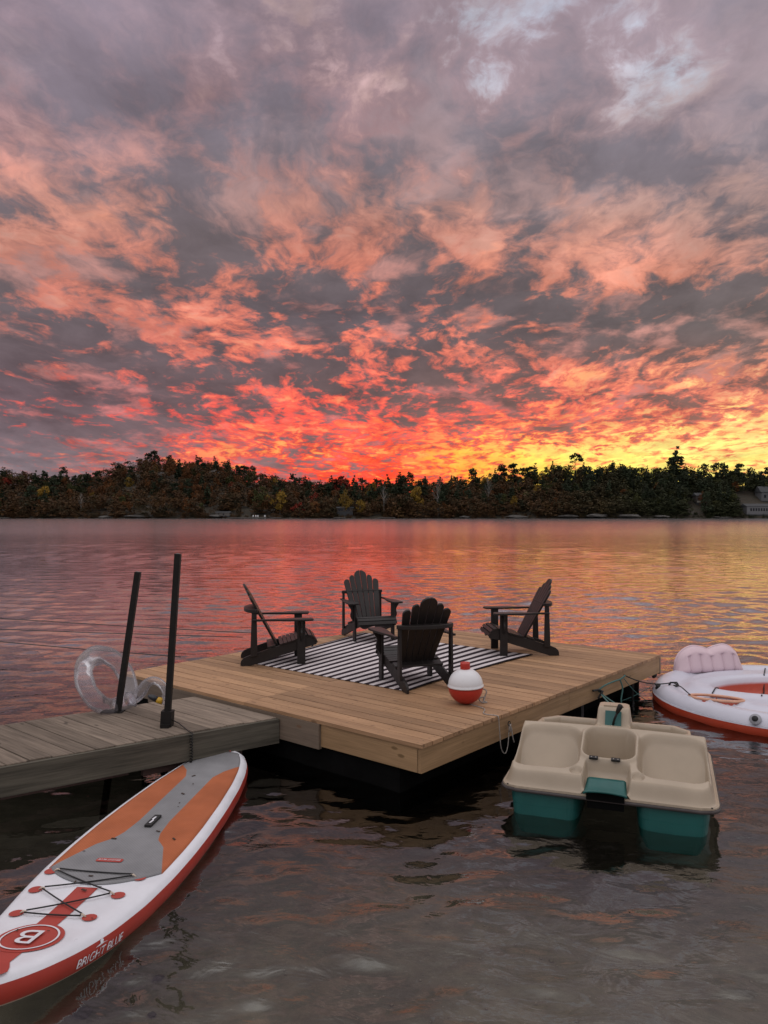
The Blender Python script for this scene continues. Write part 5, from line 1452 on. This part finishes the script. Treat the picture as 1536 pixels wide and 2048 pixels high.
house('cottage', 'pale gabled cottage half hidden above the boathouse', 'cottage', 1523, 1575, 1002, 4.5, 7, 22, 3.0, [(1.3, 1.6, 1.0, 1.6), (3.6, 1.6, 1.0, 1.6)])
c = house('cabin', 'small dark cabin with a pale deck rail in the right wood', 'cabin', 1393, 1410, 1004, 3.2, 5, 16, 1.4, [(.6, 1.1, 1.4, 1.0), (2.4, 1.1, 1.2, 1.0)], mat('dark_stained_wall', (0.06, 0.05, 0.045), .9))
link('deck_rail', box_me('deck_rail', -.3, 4.6, -1.6, -1.45, -.3, .6, 0), mat('pale_rail', (0.28, 0.26, 0.22), .8), c)
house('boathouse', 'low dark shed at the water below the left hill', 'shed', 431, 459, 1031.5, 1.5, 4, 1, .6, [(1.0, .4, .8, .6), (3.4, .4, .8, .6)], M_tn)
house('shelter', 'open roofed shelter at the water beside the yellow birch', 'shelter', 674, 706, 1023, 1.6, 4, 4, .8, [(.6, .3, 2.2, 1.0), (3.8, .3, 2.4, 1.0)], mat('brown_wall', (0.05, 0.042, 0.036), .9))
def fdock(px0, px1, label):
    a, b = fp(px0, 1035, 0), fp(px1, 1035, 0); w = b.x - a.x
    t = thing('shore_dock', label, 'dock', (a.x, SHORE - 3.2, 0)); link('platform', box_me('platform', 0, w, 0, 4, .35, .55, 0), M_tn, t)
    for k in range(4): link('post', box_me('post', w * k / 3.2 + .1, w * k / 3.2 + .3, .1, .3, -1, .345, 0), M_rf, t)
    return t
fdock(462, 500, 'small far dock left of the white chairs'); fdock(504, 535, 'small far dock with white chairs'); fdock(545, 562, 'short low far dock right of the white chairs'); fdock(668, 690, 'low far dock in front of the open shelter')
fdock(757, 790, 'low pale far dock in the middle of the far shore'); fdock(0, 22, 'low far dock at the left edge of the far shore')
M_wc = mat('white_chair_paint', (0.5, 0.5, 0.5), .7)
cm = bmesh.new(); add_box(cm, -.3, .3, -.3, .3, .32, .38); add_box(cm, -.3, .3, .25, .32, .38, 1.05)
for x in (-.28, .22):
    for y in (-.28, .22): add_box(cm, x, x + .06, y, y + .06, 0, .32)
cme = bm_mesh('chair', cm); cme.materials.append(M_wc)
for i, px in enumerate((508, 513, 517, 531)):
    a = fp(px, 1030, 0); tag(link('lawn_chair', cme, None, None, (a.x, SHORE - 2.2, .553)), 'white lawn chair on the far dock, %s of four' % ('leftmost', 'second from the left', 'third from the left', 'rightmost')[i], 'chair', 'white lawn chairs on the far dock')
# ---- rock outcrops
def rock_me(seed, flat_=.6):
    bm = bmesh.new(); bmesh.ops.create_icosphere(bm, subdivisions=3, radius=1)
    for q in bm.verts:
        n = fbm(q.co.x * 1.3 + seed, q.co.y * 1.3, q.co.z * 1.3, 4); q.co *= 1 + .55 * n; q.co.z *= flat_
    return bm_mesh('rock', bm)
def rk_col(g, co):
    n = g.noise(co, 2.2, 7, .65).outputs[0]; return g.mix(g.rng(n, .35, .65), (0.032, 0.029, 0.026), (0.085, 0.078, 0.072))
M_rk = mat('shield_granite', fn=rk_col, rough=.9, bump=.05, bscale=6)
rks = [rock_me(i * 3.7) for i in range(5)]
for r_ in rks: r_.materials.append(M_rk)
OUT = [(398, 968, 85, 4.5, 1.6, 'bare grey ledge high on the left hill'), (432, 972, 80, 6.5, 2.0, 'largest bare grey ledge on the left hill'), (462, 956, 95, 3.5, 1.4, 'small bare ledge near the top of the left hill'),
       (325, 950, 80, 3.0, 1.2, 'faint pale ledge left of the larger ledges on the hill'), (430, 1024, 2, 6, 1.2, 'grey slab at the water left of the far docks'), (280, 1025, 2, 7, 1.2, 'low grey slab at the water under the left hill'), (210, 1027, 1, 5, 1.1, 'low boulder at the water on the far left'),
       (1032, 1030, 1, 5.5, 1.3, 'pale sloping slab at the water right of the middle'), (1195, 1020, 2, 9, 1.6, 'long dark ledge along the water under the tall trees'), (1250, 1024, 1.5, 8, 1.5, 'second long ledge at the water in the right wood'), (1140, 1027, 1, 6, 1.1, 'low dark rock at the water left of the long ledges'),
       (1320, 1030, 1, 6, 1.0, 'low rock at the water below the tallest pine'), (1440, 1031, 1, 5, .9, 'boulders at the water left of the boathouse'), (930, 1031, 1, 5, .9, 'low shore rock in the middle of the far shore')]
for i, (px, py_, back, w, hgt, lb) in enumerate(OUT):
    x_, y_ = xy(px, back); z_ = hill_z(x_, y_) if back < 20 else CAMZ + (HZ - py_) / F * y_
    z_ = hill_z(x_, y_)
    o = link('rock', rks[i % 5], None, None, (x_, y_, z_ + (.2 if back < 5 else 2.2)), (0, 0, i * 1.3)); o.scale = (w, w * .5, hgt * (1 if back < 5 else 2.0)); tag(o, lb, 'rock', 'bare rocks on the far shore')
# ---- stones on the lake bed
for i, (px, py_, s, lb) in enumerate([(8, 1808, .16, 'dark submerged boulder at the left edge beside the paddle board'), (-20, 1795, .2, 'large submerged boulder cut by the left edge'), (22, 1785, .08, 'small submerged stone beside the paddle board\'s left side'),
      (165, 2025, .05, 'dark submerged stone near the bottom left'), (318, 1955, .03, 'small dark submerged stone left of the bottom middle'), (262, 1915, .02, 'pale submerged pebble beside the board\'s red side lettering'), (305, 2028, .022, 'pale submerged pebble near the bottom edge')]):
    d = 0.3; p = P(px, py_, -.3); z_ = bed_z(p.x, p.y); p = P(px, py_, z_)
    o = link('submerged_stone', rks[i % 5], None, None, (p.x, p.y, z_ + s * .1), (0, 0, i)); o.scale = (s, s * .8, s * .6); tag(o, lb, 'stone', 'stones on the lake bed')
vs = rks[0]; 
pv, pf, off = [], [], 0
rgp = np.random.default_rng(9)
tet = np.array([[1, 0, 0], [-1, 0, 0], [0, 1, 0], [0, -1, 0], [0, 0, .5], [0, 0, -.5]]); tf = np.array([[0, 2, 4], [2, 1, 4], [1, 3, 4], [3, 0, 4], [2, 0, 5], [1, 2, 5], [3, 1, 5], [0, 3, 5]])
for i in range(900):
    y_ = rgp.uniform(1.5, 6.5); x_ = rgp.uniform(-3, 3.2); s = rgp.uniform(.004, .012) * (1.6 if rgp.random() > .96 else 1); a = rgp.random() * 6
    q = tet * s * rgp.uniform(.6, 1.2, 3); c_, s_ = math.cos(a), math.sin(a); q = np.stack([q[:, 0]*c_ - q[:, 1]*s_, q[:, 0]*s_ + q[:, 1]*c_, q[:, 2]], 1)
    pv.append(q + np.array([x_, y_, bed_z(x_, y_) + s * .2])); pf.append(tf + off); off += 6
tag(link('pebbles', me_np('pebbles', np.concatenate(pv), np.concatenate(pf)), mat('pale_pebble', (0.21, 0.19, 0.16), .9, .4, 9)), 'scattered pale pebbles on the lake bed', 'pebbles', kind='stuff')
# ---- a few fallen leaves on the near water
M_lf = mat('floating_leaf', (0.05, 0.025, 0.015), .7)
lfm = mesh_from('leaf', [(-.5, 0, 0), (-.2, .22, .02), (.2, .2, .0), (.5, 0, .03), (.2, -.2, 0), (-.2, -.22, .02)], [(0, 1, 2, 3, 4, 5)]); lfm.materials.append(M_lf)
for i, (px, py_, s, lb) in enumerate([(492, 1640, .07, 'dark leaf floating just right of the paddle board'), (815, 1797, .045, 'small dark leaf floating below the dock corner reflection'), (858, 1755, .05, 'dark leaf floating under the reflection of the nearest chair')]):
    p = P(px, py_, 0.004); o = link('floating_leaf', lfm, None, None, tuple(p), (0, 0, i)); o.scale = (s, s, s); tag(o, lb, 'leaf', 'leaves floating on the lake')
